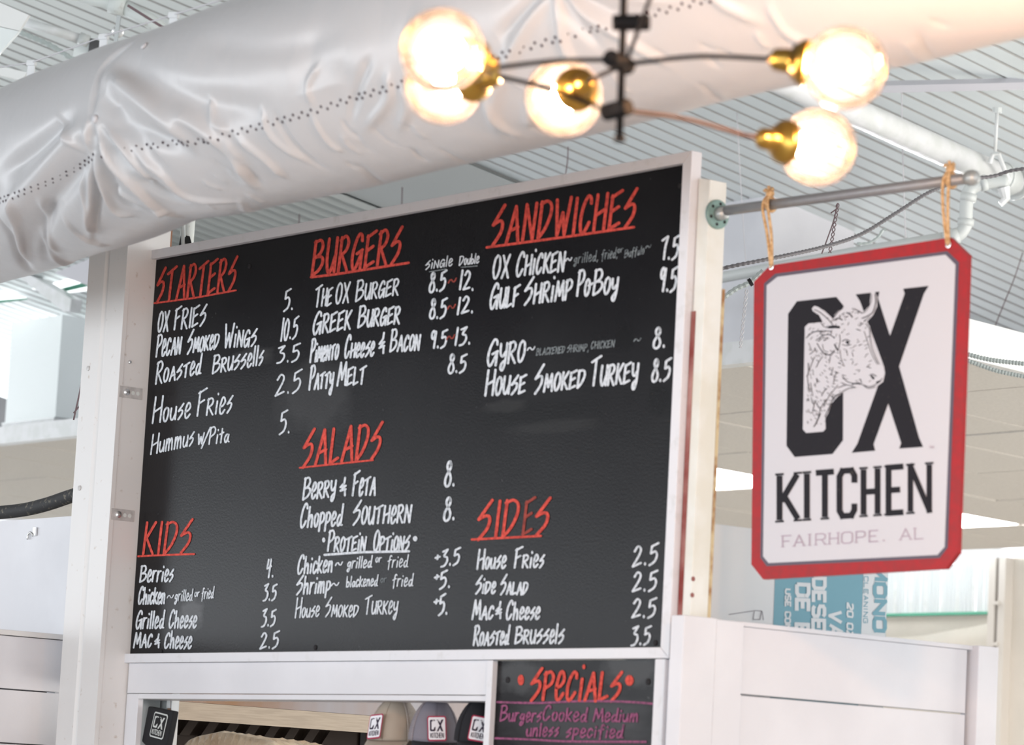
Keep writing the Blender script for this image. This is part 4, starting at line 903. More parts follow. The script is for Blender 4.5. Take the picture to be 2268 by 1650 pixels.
# ================================================================ KOOZIE AND CAPS
def mini_logo(par, P0, ux, uz, n, wid, hei, cols, nudge=.0008, frame=True):
    """small printed OX KITCHEN badge: P0 centre, ux/uz unit vectors, n outward normal"""
    P0, ux, uz, n = (np.array(v, float) for v in (P0, ux, uz, n))
    mp = lambda d: (lambda p: P0+ux*(p[0]*wid)+uz*(p[1]*hei)+n*d)
    def pg(name, m, pts, d):
        bm = NB(); plate(bm, pts, [mp(d)(p) for p in pts], n*-.0003); return obj(name, bm, m, par)
    rc = lambda s, k: [(-s+k, -s), (s-k, -s), (s, -s+k), (s, s-k), (s-k, s), (-s+k, s), (-s, s-k), (-s, -s+k)]
    border, field, ink, headc = cols
    b_ = pg('badge', border, rc(.5, .07), nudge); pg('badge_field', field, rc(.445, .05), nudge*2)
    # logo polygons normalised: traced frame 90..1390 x 54..1618 -> centred
    nm = lambda pts: [((x-740)/1300*.74, (1618-(y+ (x-740)*.105))/1564*.50+(-.13)) for x, y in pts]
    pg('badge_letter', ink, nm(OO), nudge*3); pg('badge_letter', ink, nm(XX), nudge*3); pg('badge_ox', headc, nm(HH), nudge*4)
    bm = NB(); x = -.34
    for ch, w in zip('KITCHEN', (.088, .03, .09, .08, .085, .08, .09)):
        gw, st = glyph_strokes(BL, ch)
        for kind, Pp in st: ribbon(bm, [((x+gx/gw*w)*wid, (-.37+gy*.19)*hei) for gx, gy in Pp], wid*.028, lambda p: P0+ux*p[0]+uz*p[1]+n*nudge*3, False)
        x += w+.022
    obj('badge_name', bm, ink, par)
kz = thing('can_cooler', 'black foam can cooler with silver OX KITCHEN badge hanging at the opening', 'can cooler', PY(345, 1650, .03))
KY = .02
pts = [(328, 1564), (383, 1575), (370, 1644), (366, 1662), (330, 1660), (313, 1642)]
bm = NB(); P3 = [PY(p[0], p[1], KY) for p in pts]; prism(bm, P3, (0, .022, 0)); obj('sleeve', bm, 'neoprene', kz, bevel=.004)
ct = PY(352, 1607, KY-.001); e1 = PY(362, 1610, KY-.001)-PY(342, 1604.5, KY-.001); e2 = PY(355, 1594, KY-.001)-PY(349, 1620, KY-.001)
s1 = np.linalg.norm(PY(371, 1583, KY)-PY(341, 1576, KY)); s2 = np.linalg.norm(PY(341, 1576, KY)-PY(333, 1633, KY))
u1 = e1/np.linalg.norm(e1); u2 = e2/np.linalg.norm(e2)
mini_logo(kz, ct, u1, u2, (0, -1, 0), s1, s2, ('print_silver', 'neoprene', 'print_silver', 'neoprene'))

def make_cap(px, py, yv, m_front, m_mesh, yaw, label, patch_px, tilt=0):
    """trucker cap hanging crown up; px,py = crown top"""
    top_ = PY(px, py, yv); R_ = .068; t = thing('trucker_cap', label, 'cap', top_-[0, 0, .13], group='trucker caps hung in the serving opening')
    ca, sa = math.cos(yaw), math.sin(yaw)
    f = np.array([sa, -ca, 0]); r_ = np.array([ca, sa, 0]); zz = np.array([0, 0, 1.0]); f2 = f
    def surf(a, v):  # a azimuth (0 = front), v 0 top..1 rim
        h = -.125*v; rad = R_*(1.0-(1-v)**2.1)**.62*(1.0+.12*max(0, math.cos(a)))
        if v > .55: rad *= 1
        return top_+f*rad*1.12*math.cos(a)+r_*rad*math.sin(a)+zz*(h*(1-.12*(1-math.cos(a))*.5))+r_*tilt*v*.1
    def panel(name, m, a0, a1, off=0):
        bm = NB(); rows = []
        for i in range(13):
            v = i/12; rows.append([bm.verts.new(tuple(surf(a0+(a1-a0)*j/14, v)+(surf(a0+(a1-a0)*j/14, v)-top_)*off)) for j in range(15)])
        for A, B in zip(rows, rows[1:]):
            for j in range(14):
                try: bm.faces.new((A[j], A[j+1], B[j+1], B[j]))
                except ValueError: pass
        bmesh.ops.remove_doubles(bm, verts=bm.verts, dist=1e-5)
        o = obj(name, bm, m, t, smooth=True); s = o.modifiers.new('s', 'SOLIDIFY'); s.thickness = .002; return o
    panel('front_panel', m_front, -.95, 0); panel('front_panel', m_front, 0, .95)
    panel('mesh_panel', m_mesh, .95, 3.14); panel('mesh_panel', m_mesh, -3.14, -.95)
    for a in (-.95, 0, .95):
        bm = NB(); tube(bm, [surf(a, v)+(surf(a, v)-top_)*.012 for v in np.linspace(.02, 1, 12)], .0009 if a == 0 else .0022, 6); obj('seam', bm, m_front if a == 0 else m_mesh, t, smooth=True)
    bm = NB(); sphere(bm, top_+[0, 0, .001], .005, 10, 6); obj('top_button', bm, m_front, t, smooth=True)
    bm = NB(); rows = []
    for i in range(7):
        e = i/6; rows.append([bm.verts.new(tuple(surf(-1.0+2.0*j/12, 1.0)+f*(.06*e)*math.cos((-1+2*j/12)*1.1)-zz*(.025*e*e+.01*e))) for j in range(13)])
    for A, B in zip(rows, rows[1:]):
        for j in range(12): bm.faces.new((A[j], A[j+1], B[j+1], B[j]))
    o = obj('brim', bm, 'cap_black' if m_front != 'cap_tan' else 'cap_tan', t, smooth=True); s = o.modifiers.new('s', 'SOLIDIFY'); s.thickness = .003
    # patch, tangent to the front panels
    q = patch_px; c_ = surf(q[0], .72); tu = surf(q[0]+.1, .72)-surf(q[0]-.1, .72); tu /= np.linalg.norm(tu); tv = surf(q[0], .60)-surf(q[0], .84); tv -= tu*(tv@tu); tv /= np.linalg.norm(tv); nn = np.cross(tu, tv); 
    if nn@f < 0: nn = -nn
    th = q[1]; U = tu*math.cos(th)+tv*math.sin(th); V = -tu*math.sin(th)+tv*math.cos(th)
    mini_logo(t, c_+nn*.006, U, V, nn, .050, .068, ('patch_crimson', 'patch_white', 'patch_navy', 'patch_white'))
    return t
CAMAZ = 0.9
make_cap(882, 1540, .09, 'cap_tan', 'mesh_tan', .48, 'tan trucker cap with OX KITCHEN patch, leftmost under the header', (-.28, .12))
make_cap(966, 1541, .09, 'cap_grey', 'mesh_grey', .98, 'grey trucker cap with OX KITCHEN patch, between the tan and black caps', (.02, .06))
make_cap(1068, 1541, .09, 'cap_black', 'cap_black', .98, 'black trucker cap half hidden by the specials board frame', (-.12, -.12))

# ================================================================ CARTON behind the partition
ctn = thing('product_carton', 'white and teal cleaning-product carton standing behind the right partition', 'carton', (2.28, .6, 1.75))
CX = 2.30
y0c, y1c = PX(1560, 1155, CX)[1], PX(1966, 1290, CX)[1]; ztc = PX(1665, 1170, CX)[2]
bm = NB(); box(bm, CX-.28, CX, y0c, y1c, 1.70, ztc); obj('box', bm, 'carton_white', ctn, bevel=.002)
ya = PX(1716, 1290, CX)[1]; bm = NB(); box(bm, CX+.0003, CX+.0008, ya, y1c-.0005, 1.70, ztc-.001); obj('printed_panel', bm, 'teal', ctn)
yb_, yc_ = PX(1911, 1290, CX)[1], PX(1929, 1290, CX)[1]
bm = NB(); box(bm, CX+.0009, CX+.0012, yb_, yc_, 1.70, ztc-.001); obj('white_band', bm, 'carton_white', ctn)
yd_ = PX(1965, 1290, CX)[1]
bm = NB(); box(bm, CX+.0009, CX+.0012, yc_, yd_, 1.70, ztc-.001); obj('white_band', bm, 'carton_white', ctn)
MPC = lambda p: PX(p[0], p[1], CX+.0016)
def down(text, xb, yt, size, adv, sw, m, italic=False):
    """lettering turned a quarter clockwise: reads downwards; xb = baseline x (left edge), size = letter height to the right"""
    y = yt
    for ch in text:
        if ch == ' ': y += adv*.6; continue
        bm = NB(); w, st = glyph_strokes(BL, ch)
        for kind, Pp in st:
            Q = [(xb+gy*size+(-.015*(y-yt)), y+gx/max(w, .3)*adv*.72+(gy*size*.10 if italic else 0)+(gy*size)*.05) for gx, gy in Pp]
            if kind == 'dot': dot2(bm, Q[0], sw*.6, MPC)
            else: ribbon(bm, Q, sw, MPC, False)
        y += adv*(1 if ch not in 'I ' else .6); obj('printed_letter', bm, m, ctn)
down('MONO', 1938, 1255, 24, 38, 8.5, 'teal'); down('CLEANING', 1914, 1277, 9, 14, 1.6, 'teal')
down('20 OZ', 1877, 1336, 12, 17, 4, 'carton_white', True); down('VAL', 1838, 1352, 26, 32, 7, 'carton_white', True)
down('DESECHABLE', 1802, 1280, 25, 31, 8, 'carton_white'); down('DE E', 1765, 1294, 26, 34, 8.5, 'carton_white'); down('USE CONT', 1740, 1305, 11, 14, 3.6, 'carton_white')
bm = NB()
for pts in ([(1615, 1361), (1668, 1353)], [(1671, 1352), (1687, 1353), (1683, 1372), (1668, 1372), (1671, 1352)], [(1688, 1354), (1691, 1373)]): ribbon(bm, pts, 1.2, MPC)
for pts in ([(1569, 1171), (1575, 1172), (1576, 1182), (1569, 1181)], [(1571, 1193), (1577, 1193), (1577, 1204)]): ribbon(bm, pts, 2.2, MPC)
obj('printed_mark', bm, 'sign_plum', ctn)
wbox('wall_shelf', 'white_paint', 1.9, 2.48, .12, 1.4, 1.66, 1.69, kind='structure')

# ================================================================ FABRIC DUCT
DR = .25; SB = 1.66  # bend position along x
LA = math.radians(171.5)
def duct_axis(s):
    """s > 0 to the right of the bend, s < 0 along the left leg"""
    s = np.asarray(s, float)
    xr = SB+np.maximum(s, 0); zr = 3.198+.020*np.maximum(s-.2, 0)
    lx = np.minimum(s, 0)
    X = xr+(-lx)*math.cos(LA); Y = -1.0+(-lx)*math.sin(LA); Zz = zr
    return np.stack([X, Y, Zz], -1)
def duct_n(s):
    k = 1/(1+np.exp(np.asarray(s)/.03)); a = math.pi+(LA-math.pi)*k   # direction of -s travel
    dx, dy = np.cos(a), np.sin(a)
    return np.stack([dy, -dx, 0*dx], -1)*np.array([1, 1, 1])
def duct_R(s): s = np.asarray(s); return DR-.013*np.exp(-(s/.22)**2)-.010*np.exp(-((s-1.9)/.3)**2)
def duct_pt(s, th, dr=0):
    A = duct_axis(s); n = duct_n(s); sgn_ = np.where(n[..., 1] > 0, -1, 1)[..., None]; n = n*sgn_
    R_ = (duct_R(s)+dr)[..., None]
    return A+n*(np.cos(th)[..., None])*R_+np.array([0, 0, 1.0])*(np.sin(th)[..., None])*R_
def to_st(px, py):
    """pixel -> (s, theta) on the duct's visible side"""
    best = None; d = ray(px, py)
    for left in (False, True):
        if left: ax = np.array([-math.cos(LA), -math.sin(LA), 0]); o_ = np.array([SB, -1.0, 3.198])
        else: ax = np.array([1.0, 0, .0]); o_ = np.array([SB, -1.0, 3.198])
        m_ = CAM-o_; dp = d-ax*(d@ax); mp_ = m_-ax*(m_@ax); A_ = dp@dp; B_ = 2*dp@mp_; C_ = mp_@mp_-DR*DR; D_ = B_*B_-4*A_*C_
        if D_ < 0: D_ = 0
        t_ = (-B_-math.sqrt(D_))/(2*A_); P_ = CAM+d*t_; s_ = (P_-o_)@ax
        if (left and s_ <= 0.02) or (not left and s_ >= -0.02):
            rel = P_-(o_+ax*s_); nn = np.array([ax[1], -ax[0], 0]) if True else 0
            nn = nn if nn[1] < 0 else -nn
            th_ = math.atan2(rel[2], rel@nn)
            return s_, th_
    return s_, 0.0
folds = [  # (amp mm, width mm, pixel path)  ridges +, valleys -
 (-9, 9, [(285, 88), (235, 130), (208, 190), (200, 262)]), (-9, 10, [(206, 262), (204, 350), (211, 440), (210, 540)]),
 (10, 13, [(196, 275), (193, 360), (201, 450), (204, 530)]), (9, 11, [(212, 350), (222, 420), (250, 470), (295, 490)]), (-12, 15, [(216, 290), (232, 380), (262, 440), (300, 478)]),
 (12, 11, [(212, 275), (245, 360), (310, 430), (398, 492)]), (-10, 16, [(228, 290), (270, 360), (340, 415), (392, 455)]), (9, 9, [(222, 275), (270, 330), (320, 390), (335, 420)]),
 (-7, 20, [(236, 265), (290, 310), (330, 350), (380, 400)]), (14, 26, [(236, 160), (300, 210), (370, 270), (440, 330)]), (-13, 30, [(222, 200), (265, 262), (330, 300), (430, 340)]),
 (-11, 40, [(250, 130), (330, 180), (450, 235), (620, 260)]), (12, 22, [(370, 240), (450, 290), (520, 350), (565, 425)]), (8, 10, [(452, 225), (470, 275), (510, 300)]),
 (9, 12, [(520, 305), (590, 360), (635, 402)]), (-7, 12, [(480, 300), (545, 375), (580, 420)]), (7, 9, [(575, 255), (600, 310), (690, 370)]), (-6, 12, [(610, 270), (650, 330), (730, 390)]),
 (6, 8, [(690, 270), (730, 330), (760, 350)]), (7, 9, [(300, 345), (360, 395), (420, 440), (530, 450)]), (-8, 12, [(300, 400), (360, 440), (420, 452)]), (8, 8, [(250, 420), (300, 450), (380, 478)]),
 (7, 10, [(120, 260), (150, 300), (180, 340)]), (13, 30, [(180, 280), (120, 350), (60, 420), (0, 500)]), (-10, 26, [(150, 260), (80, 330), (0, 390)]), (-11, 26, [(190, 350), (140, 420), (95, 480), (60, 560)]),
 (10, 12, [(40, 420), (40, 500), (60, 580)]), (8, 9, [(90, 440), (100, 510), (130, 560)]), (-9, 16, [(110, 450), (95, 520), (105, 580)]), (8, 9, [(170, 380), (190, 460), (210, 520)]), (7, 8, [(85, 520), (110, 560), (165, 590)]),
 (6, 8, [(140, 480), (180, 520), (240, 545)]), (-7, 12, [(0, 480), (30, 540), (70, 600)]),
 (9, 16, [(1222, 0), (1180, 60), (1130, 150), (1090, 260), (1110, 330)]), (-9, 18, [(1215, 5), (1150, 60), (1100, 120)]), (9, 14, [(1228, 0), (1235, 80), (1250, 150), (1300, 210)]), (-8, 15, [(1232, 10), (1265, 80), (1330, 150)]),
 (9, 12, [(1235, 0), (1290, 70), (1380, 130), (1480, 195)]), (-7, 14, [(1245, 0), (1330, 60), (1440, 110)]), (8, 13, [(1245, 0), (1350, 30), (1500, 50)]), (7, 12, [(1060, 180), (1085, 270), (1150, 330)]), (6, 12, [(1170, 250), (1168, 310)]),
 (6, 12, [(890, 210), (900, 260), (880, 310)]), (7, 12, [(860, 180), (860, 240), (800, 310)]), (-6, 14, [(820, 150), (790, 210), (770, 300)]), (6, 10, [(700, 160), (680, 200), (690, 250)]), (-8, 50, [(640, 140), (760, 200), (700, 270)]),
 (8, 40, [(900, 60), (1000, 120), (1080, 180)]), (-6, 30, [(450, 100), (600, 120), (760, 90)]), (7, 14, [(1560, 20), (1600, 60), (1690, 100)]), (6, 12, [(1700, 60), (1740, 120), (1800, 150)]),
]
rr = random.Random(11)
for k in range(46):
    x_ = rr.uniform(420, 2200); yb__ = 505-(x_-400)*.205; y_ = yb__-rr.uniform(30, 150); a_ = rr.uniform(.5, 1.2); l_ = rr.uniform(30, 80)
    folds.append((rr.choice((-1, 1))*rr.uniform(1.5, 4), rr.uniform(6, 11), [(x_, y_), (x_+l_*.5*math.cos(a_), y_+l_*.5*math.sin(a_)), (x_+l_*math.cos(a_*.8), y_+l_*math.sin(a_*.8))]))
ns, nt_ = 1150, 230
ss = np.concatenate([np.linspace(-4.2, -1.6, 60, endpoint=False), np.linspace(-1.6, 3.4, ns-160), np.linspace(3.42, 5.0, 100)]); ns = len(ss)
ths = np.concatenate([np.linspace(-2.2, 1.7, nt_-40), np.linspace(1.75, 2*math.pi-2.25, 40)])
SS, TT = np.meshgrid(ss, ths, indexing='ij'); disp = np.zeros_like(SS)
for amp, wd, path in folds:
    pts = np.array([to_st(*q) for q in path]); q = np.array(spline([(p[0], p[1]*DR) for p in pts], 5))
    x0, x1 = q[:, 0].min()-wd*.004, q[:, 0].max()+wd*.004
    sel = np.where((ss >= x0) & (ss <= x1))[0]
    if len(sel) == 0: continue
    i0, i1 = sel[0], sel[-1]+1; Sx = SS[i0:i1]; Ty = TT[i0:i1]*DR
    best = np.full(Sx.shape, 1e9); prm = np.zeros(Sx.shape); n_ = len(q)-1
    for i in range(n_):
        a_ = q[i]; b_ = q[i+1]-q[i]; l2 = b_@b_+1e-12
        t_ = np.clip(((Sx-a_[0])*b_[0]+(Ty-a_[1])*b_[1])/l2, 0, 1); d2 = (Sx-a_[0]-t_*b_[0])**2+(Ty-a_[1]-t_*b_[1])**2
        u_ = d2 < best; best[u_] = d2[u_]; prm[u_] = ((i+t_)/n_)[u_]
    env = np.clip(prm*5+.25, 0, 1)*np.clip((1-prm)*4+.1, 0, 1)
    disp[i0:i1] += amp*(.0018 if path[0][0] < 420 else .0013)*np.exp(-best/(wd*.001)**2)*env
disp += .0025*np.sin(SS*9+2*np.sin(TT*2))*np.sin(TT*3+SS*2)
V = duct_pt(SS, TT, disp).reshape(-1, 3)
ii, jj = np.meshgrid(np.arange(ns-1), np.arange(nt_), indexing='ij'); j2 = (jj+1) % nt_
F = np.stack([ii*nt_+jj, (ii+1)*nt_+jj, (ii+1)*nt_+j2, ii*nt_+j2], -1).reshape(-1, 4)
me = bpy.data.meshes.new('fabric_tube'); me.vertices.add(len(V)); me.vertices.foreach_set('co', V.astype(np.float32).ravel())
me.loops.add(F.size); me.loops.foreach_set('vertex_index', F.ravel().astype(np.int32)); me.polygons.add(len(F)); me.polygons.foreach_set('loop_start', np.arange(0, F.size, 4, dtype=np.int32))
me.update(calc_edges=True); me.validate(); me.polygons.foreach_set('use_smooth', [True]*len(me.polygons))
duct = thing('fabric_air_duct', 'large satin grey-white fabric air duct with a dotted vent seam, bent at its left', 'air duct', (SB, -1, 2.95))
obj('fabric_tube', me, 'fabric', duct)
# vent perforations: staggered pairs of small holes
bm = NB(); dots = [(0, 444), (60, 420), (120, 398), (165, 372), (207, 347), (250, 336), (330, 329), (400, 323), (470, 311), (560, 293), (700, 259), (890, 205), (1055, 165), (1200, 128), (1400, 83), (1560, 46), (1740, 0), (1900, -42)]
D_ = np.array([to_st(*q) for q in dots]); 
s_list = np.arange(D_[0][0], D_[-1][0], .0172)
for k, s_ in enumerate(s_list):
    th_ = float(np.interp(s_, D_[:, 0], D_[:, 1])) + (.019 if k % 2 else -.019)
    i_ = int(np.searchsorted(ss, s_)); j_ = int(np.argmin(abs(ths-th_))); dd = disp[min(i_, ns-1), j_]
    c_ = duct_pt(np.array(s_), np.array(th_), np.array(dd)+.0012); ax_ = duct_pt(np.array(s_), np.array(th_), np.array(dd)+.02)-c_
    lathe(bm, c_, ax_, [(-.002, .0034), (0.0, .0034)], 8)
obj('vent_hole', bm, 'vent_dark', duct, kind='stuff')
bm = NB(); c_ = duct_pt(np.array(to_st(207, 262)[0]), np.array(to_st(207, 262)[1]), np.array(.0)); lathe(bm, c_-np.array([0, .0, 0]), c_-duct_axis(to_st(207, 262)[0]), [(0, .011), (.004, .011), (.007, .007)], 14); obj('snap_button', bm, 'button', duct, smooth=True)
bm = NB(); u_ = to_st(315, 97); c_ = duct_pt(np.array(u_[0]), np.array(u_[1]), np.array(.0)); lathe(bm, c_, c_-duct_axis(u_[0]), [(0, .010), (.003, .010), (.005, .006)], 14); obj('snap_button', bm, 'button', duct, smooth=True)
# suspension cable and hanger clips along the top
def clip_at(px, py, first=None):
    top_ = None
    return None
ctop = [(70, 140), (230, 82), (385, 34)]
clips = []
for k, q in enumerate(ctop):
    yy = -.92 if k == 2 else (-.80 if k == 1 else -.74)
    c_ = PY(q[0], q[1], yy)
    if k == 0:
        proto = thing('hanger_clip', 'white plastic hanger clip on the duct, nearest the left picture edge', 'clip', c_, group='hanger clips along the top of the duct')
        bm = NB(); box(bm, -.011, .011, -.003, .003, -.085, -.006); obj('strap', bm, 'pipe_paint', proto, local=True, bevel=.001)
        bm = NB(); box(bm, -.013, .013, -.008, .008, -.008, .008); obj('clamp_body', bm, 'pipe_paint', proto, local=True, bevel=.002)
        bm = NB(); lathe(bm, (.005, 0, .006), (1, 0, .1), [(0, .004), (.020, .003)], 8); obj('clamp_lever', bm, 'wire_white', proto, local=True)
        clips.append(proto)
    else:
        o = copy_tree(proto); o.location = tuple(c_); o['label'] = 'white plastic hanger clip on the duct, middle one of the three' if k == 1 else 'white plastic hanger clip on the duct, right and highest of the three'; clips.append(o)
    WL[clips[-1].name] = c_
for o in clips: o.rotation_euler = (0, 0, .6)
bm = NB(); a_ = PY(0, 149, -.70); pts = [a_-[.8, 0, .0], a_]+[np.array(o.location)+[0, 0, .002] for o in clips]; e_ = pts[-1]+(pts[-1]-pts[-2])*3
tube(bm, pts+[e_], .0022, 6); obj('duct_cable', bm, 'wire_white', label='thin pale suspension cable running above the fabric duct', cat='cable', smooth=True)

# ================================================================ CHANDELIER
CD = 5.12
ch = thing('chandelier', 'black rod chandelier with brass sockets and glowing round bulbs', 'chandelier', PD(1375, 150, CD))
def rod(name, pts, r, m='black_iron', n=12, par=ch): bm = NB(); tube(bm, pts, r, n); return obj(name, bm, m, par, smooth=True)
rod('stem', [PD(1384, -140, CD), PD(1380, 60, CD), PD(1372, 305, CD)], .0058)
bm = NB(); e = PD(1372, 312, CD); lathe(bm, e, (0, 0, 1), [(-.001, .0085), (.008, .0085), (.010, .006)], 14); obj('finial', bm, 'black_iron', ch)
hub1a, hub1b = PD(1354, 132, CD-.02), PD(1384, 142, CD+.01)
for nm, (p, q, r) in {'h1': (PD(1350, 128, CD-.03), PD(1392, 148, CD+.03), .0135), 'h2': (PD(1392, 236, CD-.02), PD(1340, 250, CD+.02), .0135), 'h3': (PD(1356, 50, CD), PD(1440, 50, CD), .0125)}.items():
    bm = NB(); lathe(bm, p, q-p, [(0, r*.8), (.003, r), (float(np.linalg.norm(q-p))-.003, r), (float(np.linalg.norm(q-p)), r*.8)], 18); obj('hub', bm, 'black_iron', ch, smooth=False)
def socket_bulb(hub, sock_px, bulb_px, sd, bd, arm_r=.0038, arm_m='black_iron', R_=.0625, sag=0):
    s_ = PD(*sock_px, sd); b_ = PD(*bulb_px, bd); ax = b_-s_; L_ = float(np.linalg.norm(ax)); ax /= L_
    mid = (hub+s_)/2+np.array([0, 0, sag]); rod('arm', spline([hub, mid, s_], 8), arm_r, arm_m)
    bm = NB(); base = b_-ax*(R_*.90)  # plane where brass meets globe
    h = .062
    lathe(bm, base-ax*h, ax, [(0, .004), (.004, .010), (.010, .0165), (.030, .0185), (.036, .0175), (.038, .026), (.048, .031), (.0485, .034), (.058, .0355), (.062, .0345)], 28)
    obj('lamp_socket', bm, 'brass', ch, smooth=True)
    tl = base-ax*h; rod('arm', [s_, tl], arm_r, arm_m) if np.linalg.norm(tl-s_) > .01 else None
    bm = NB(); sphere(bm, b_, R_, 36, 22); g_ = obj('bulb_globe', bm, 'bulb_glass', ch, smooth=True)
    bm = NB(); sphere(bm, b_-ax*.014, .025, 20, 12); obj('filament', bm, 'filament', g_, smooth=True)
    return b_
socket_bulb(hub1a, (1100, 150), (980, 112), 5.02, 4.93, sag=.004)
socket_bulb(hub1b, (1715, 131), (1873, 150), 5.05, 5.02, sag=.008)
socket_bulb(hub1b, (1318, 172), (1249, 216), 5.22, 5.36, R_=.0625)
socket_bulb(PD(1350, 248, CD), (1100, 168), (984, 186), 5.14, 5.22, sag=.006, R_=.0625)
socket_bulb(PD(1385, 245, CD), (1650, 300), (1811, 326), 5.30, 5.37, sag=.006, arm_m='bronze_rod')
rod('arm', [PD(1392, 125, CD), PD(1442, -10, CD-.12), PD(1470, -90, CD-.22)], .0034)

# ================================================================ ROOF SERVICES
def services(name, label, cat, m, pts, r, n=14, group=None, extra=None, k=6):
    bm = NB(); tube(bm, spline(pts, k) if len(pts) > 2 else pts, r, n); return obj(name, bm, m, label=label, cat=cat, smooth=True, group=group)
# big white main on the right, parallel to the ribs
mp_ = thing('sprinkler_main', 'thick white pipe slung under the corrugated roof at the upper right', 'pipe', PD(2100, 340, 15))
A_ = PD(1800, 208, 14.6); B_ = PD(2212, 390, 15.6); dv = (B_-A_)/np.linalg.norm(B_-A_)
bm = NB(); tube(bm, [A_-dv*2, A_, B_], .062, 24); obj('pipe', bm, 'pipe_paint', mp_, smooth=True)
bm = NB(); tube(bm, [B_-dv*.06, B_+dv*.10], .068, 24); obj('coupling', bm, 'pvc', mp_, smooth=True)
bm = NB(); tube(bm, [B_, B_+dv*2.5], .050, 20); obj('pipe', bm, 'pipe_paint', mp_, smooth=True)
for off, rr_ in ((.02, .074), (.14, .078)):
    bm = NB(); lathe(bm, B_+dv*off, dv, [(0, .066), (.002, rr_), (.016, rr_), (.018, .066)], 22); obj('hanger_ring', bm, 'pvc', mp_)
R0, R1 = PD(2209, 240, 15.4), PD(2204, 336, 15.4)
bm = NB(); tube(bm, [R0, R1], .008, 8); obj('hanger_rod', bm, 'pipe_paint', mp_, smooth=True)
bm = NB(); tube(bm, [R0+(R0-R1)*.02, R0-(R0-R1)*.10], .022, 10); obj('rod_nut', bm, 'pvc', mp_)
bm = NB(); c_ = PD(2204, 350, 15.4); tube(bm, [PD(2192, 362, 15.4), PD(2199, 342, 15.4), PD(2212, 342, 15.4), PD(2222, 368, 15.4), PD(2232, 395, 15.45)], .011, 8); obj('clevis', bm, 'pipe_paint', mp_)
# PVC tee, drop and run behind the sign
pv = thing('pvc_pipe', 'light grey pipe with elbows dropping from the main and running behind the sign', 'pipe', PD(2145, 480, 15))
D0 = 15.2
pts1 = [PD(2230, 402, D0), PD(2190, 404, D0), PD(2160, 412, D0), PD(2146, 425, D0), PD(2141, 450, D0), PD(2139, 485, D0), PD(2136, 505, D0), PD(2120, 522, D0), PD(2090, 530, D0)]
bm = NB(); tube(bm, spline(pts1, 6), .030, 18); obj('elbow_pipe', bm, 'pvc', pv, smooth=True)
e0 = PY(2115, 523, PD(2115, 523, D0)[1]); yv_ = e0[1]; e1 = PY(1560, 622, yv_)
bm = NB(); tube(bm, [e0, PY(1880, 562, yv_), e1, e1-[1.5, 0, 0]], .027, 16); obj('run', bm, 'pvc', pv, smooth=True)
for a_, b_ in (((2147, 428), (2143, 446)), ((2140, 484), (2138, 500)), ((2185, 404), (2172, 407)), ((2122, 521), (2104, 527))):
    bm = NB(); tube(bm, [PD(*a_, D0), PD(*b_, D0)], .037, 18); obj('collar', bm, 'pvc', pv, smooth=True)
bm = NB(); c_ = PD(2222, 415, 15.2); tube(bm, [c_, PD(2228, 440, 15.2), PD(2216, 452, 15.2)], [.03, .02, .015], 10); obj('clamp_tail', bm, 'pipe_paint', pv)
# armoured cables
def flex(name, label, m, pts, r, pitch=.016, cat='cable', group=None):
    P_ = spline(pts, 14); P_ = np.array(P_); L_ = np.concatenate([[0], np.cumsum(np.linalg.norm(np.diff(P_, axis=0), axis=1))])
    n = int(L_[-1]/(pitch/2)); u = np.linspace(0, L_[-1], n); Q = np.stack([np.interp(u, L_, P_[:, i]) for i in range(3)], 1)
    rad = [r if i % 2 else r*.72 for i in range(n)]; bm = NB(); tube(bm, list(Q), rad, 7); return obj(name, bm, m, label=label, cat=cat, group=group, smooth=False)
flex('armoured_cable', 'dark armoured cable curving up behind the pipe and over the sign', 'cable_dark', [PD(1540, 610, 12.5), PD(1620, 590, 12.5), PD(1720, 570, 12.6), PD(1820, 548, 12.8), PD(1905, 520, 13), PD(1980, 475, 13.2), PD(2060, 425, 13.4), PD(2130, 400, 13.6), PD(2200, 390, 13.7), PD(2240, 378, 13.7), PD(2300, 370, 13.7)], .0085, .022)
flex('armoured_cable', 'pale armoured cable sagging beside the left edge of the sign', 'cable_light', [PD(1540, 700, 12.5), PD(1590, 668, 12.5), PD(1630, 640, 12.5), PD(1660, 626, 12.5), PD(1690, 600, 12.5)], .011, .020)
flex('armoured_cable', 'short pale cable hook above the sign middle', 'cable_light', [PD(1898, 540, 14), PD(1925, 538, 14), PD(1945, 525, 14), PD(1955, 510, 14), PD(1962, 508, 14)], .007, .02)
flex('armoured_cable', 'upper of two pale cables right of the sign', 'cable_light', [PD(2080, 770, 13), PD(2143, 785, 13), PD(2200, 798, 13), PD(2290, 808, 13)], .010, .012)
flex('armoured_cable', 'lower of two pale cables right of the sign', 'cable_light', [PD(2080, 782, 13), PD(2143, 799, 13), PD(2210, 822, 13), PD(2290, 838, 13)], .0095, .012)
t = thing('cable_strap', 'black strap tying the pale cable at the sign left edge', 'strap', PD(1664, 627, 12.4))
bm = NB(); lathe(bm, PD(1659, 627, 12.4), PD(1669, 621, 12.4)-PD(1659, 627, 12.4), [(0, .015), (.012, .015)], 10); obj('band', bm, 'dark_hole', t)
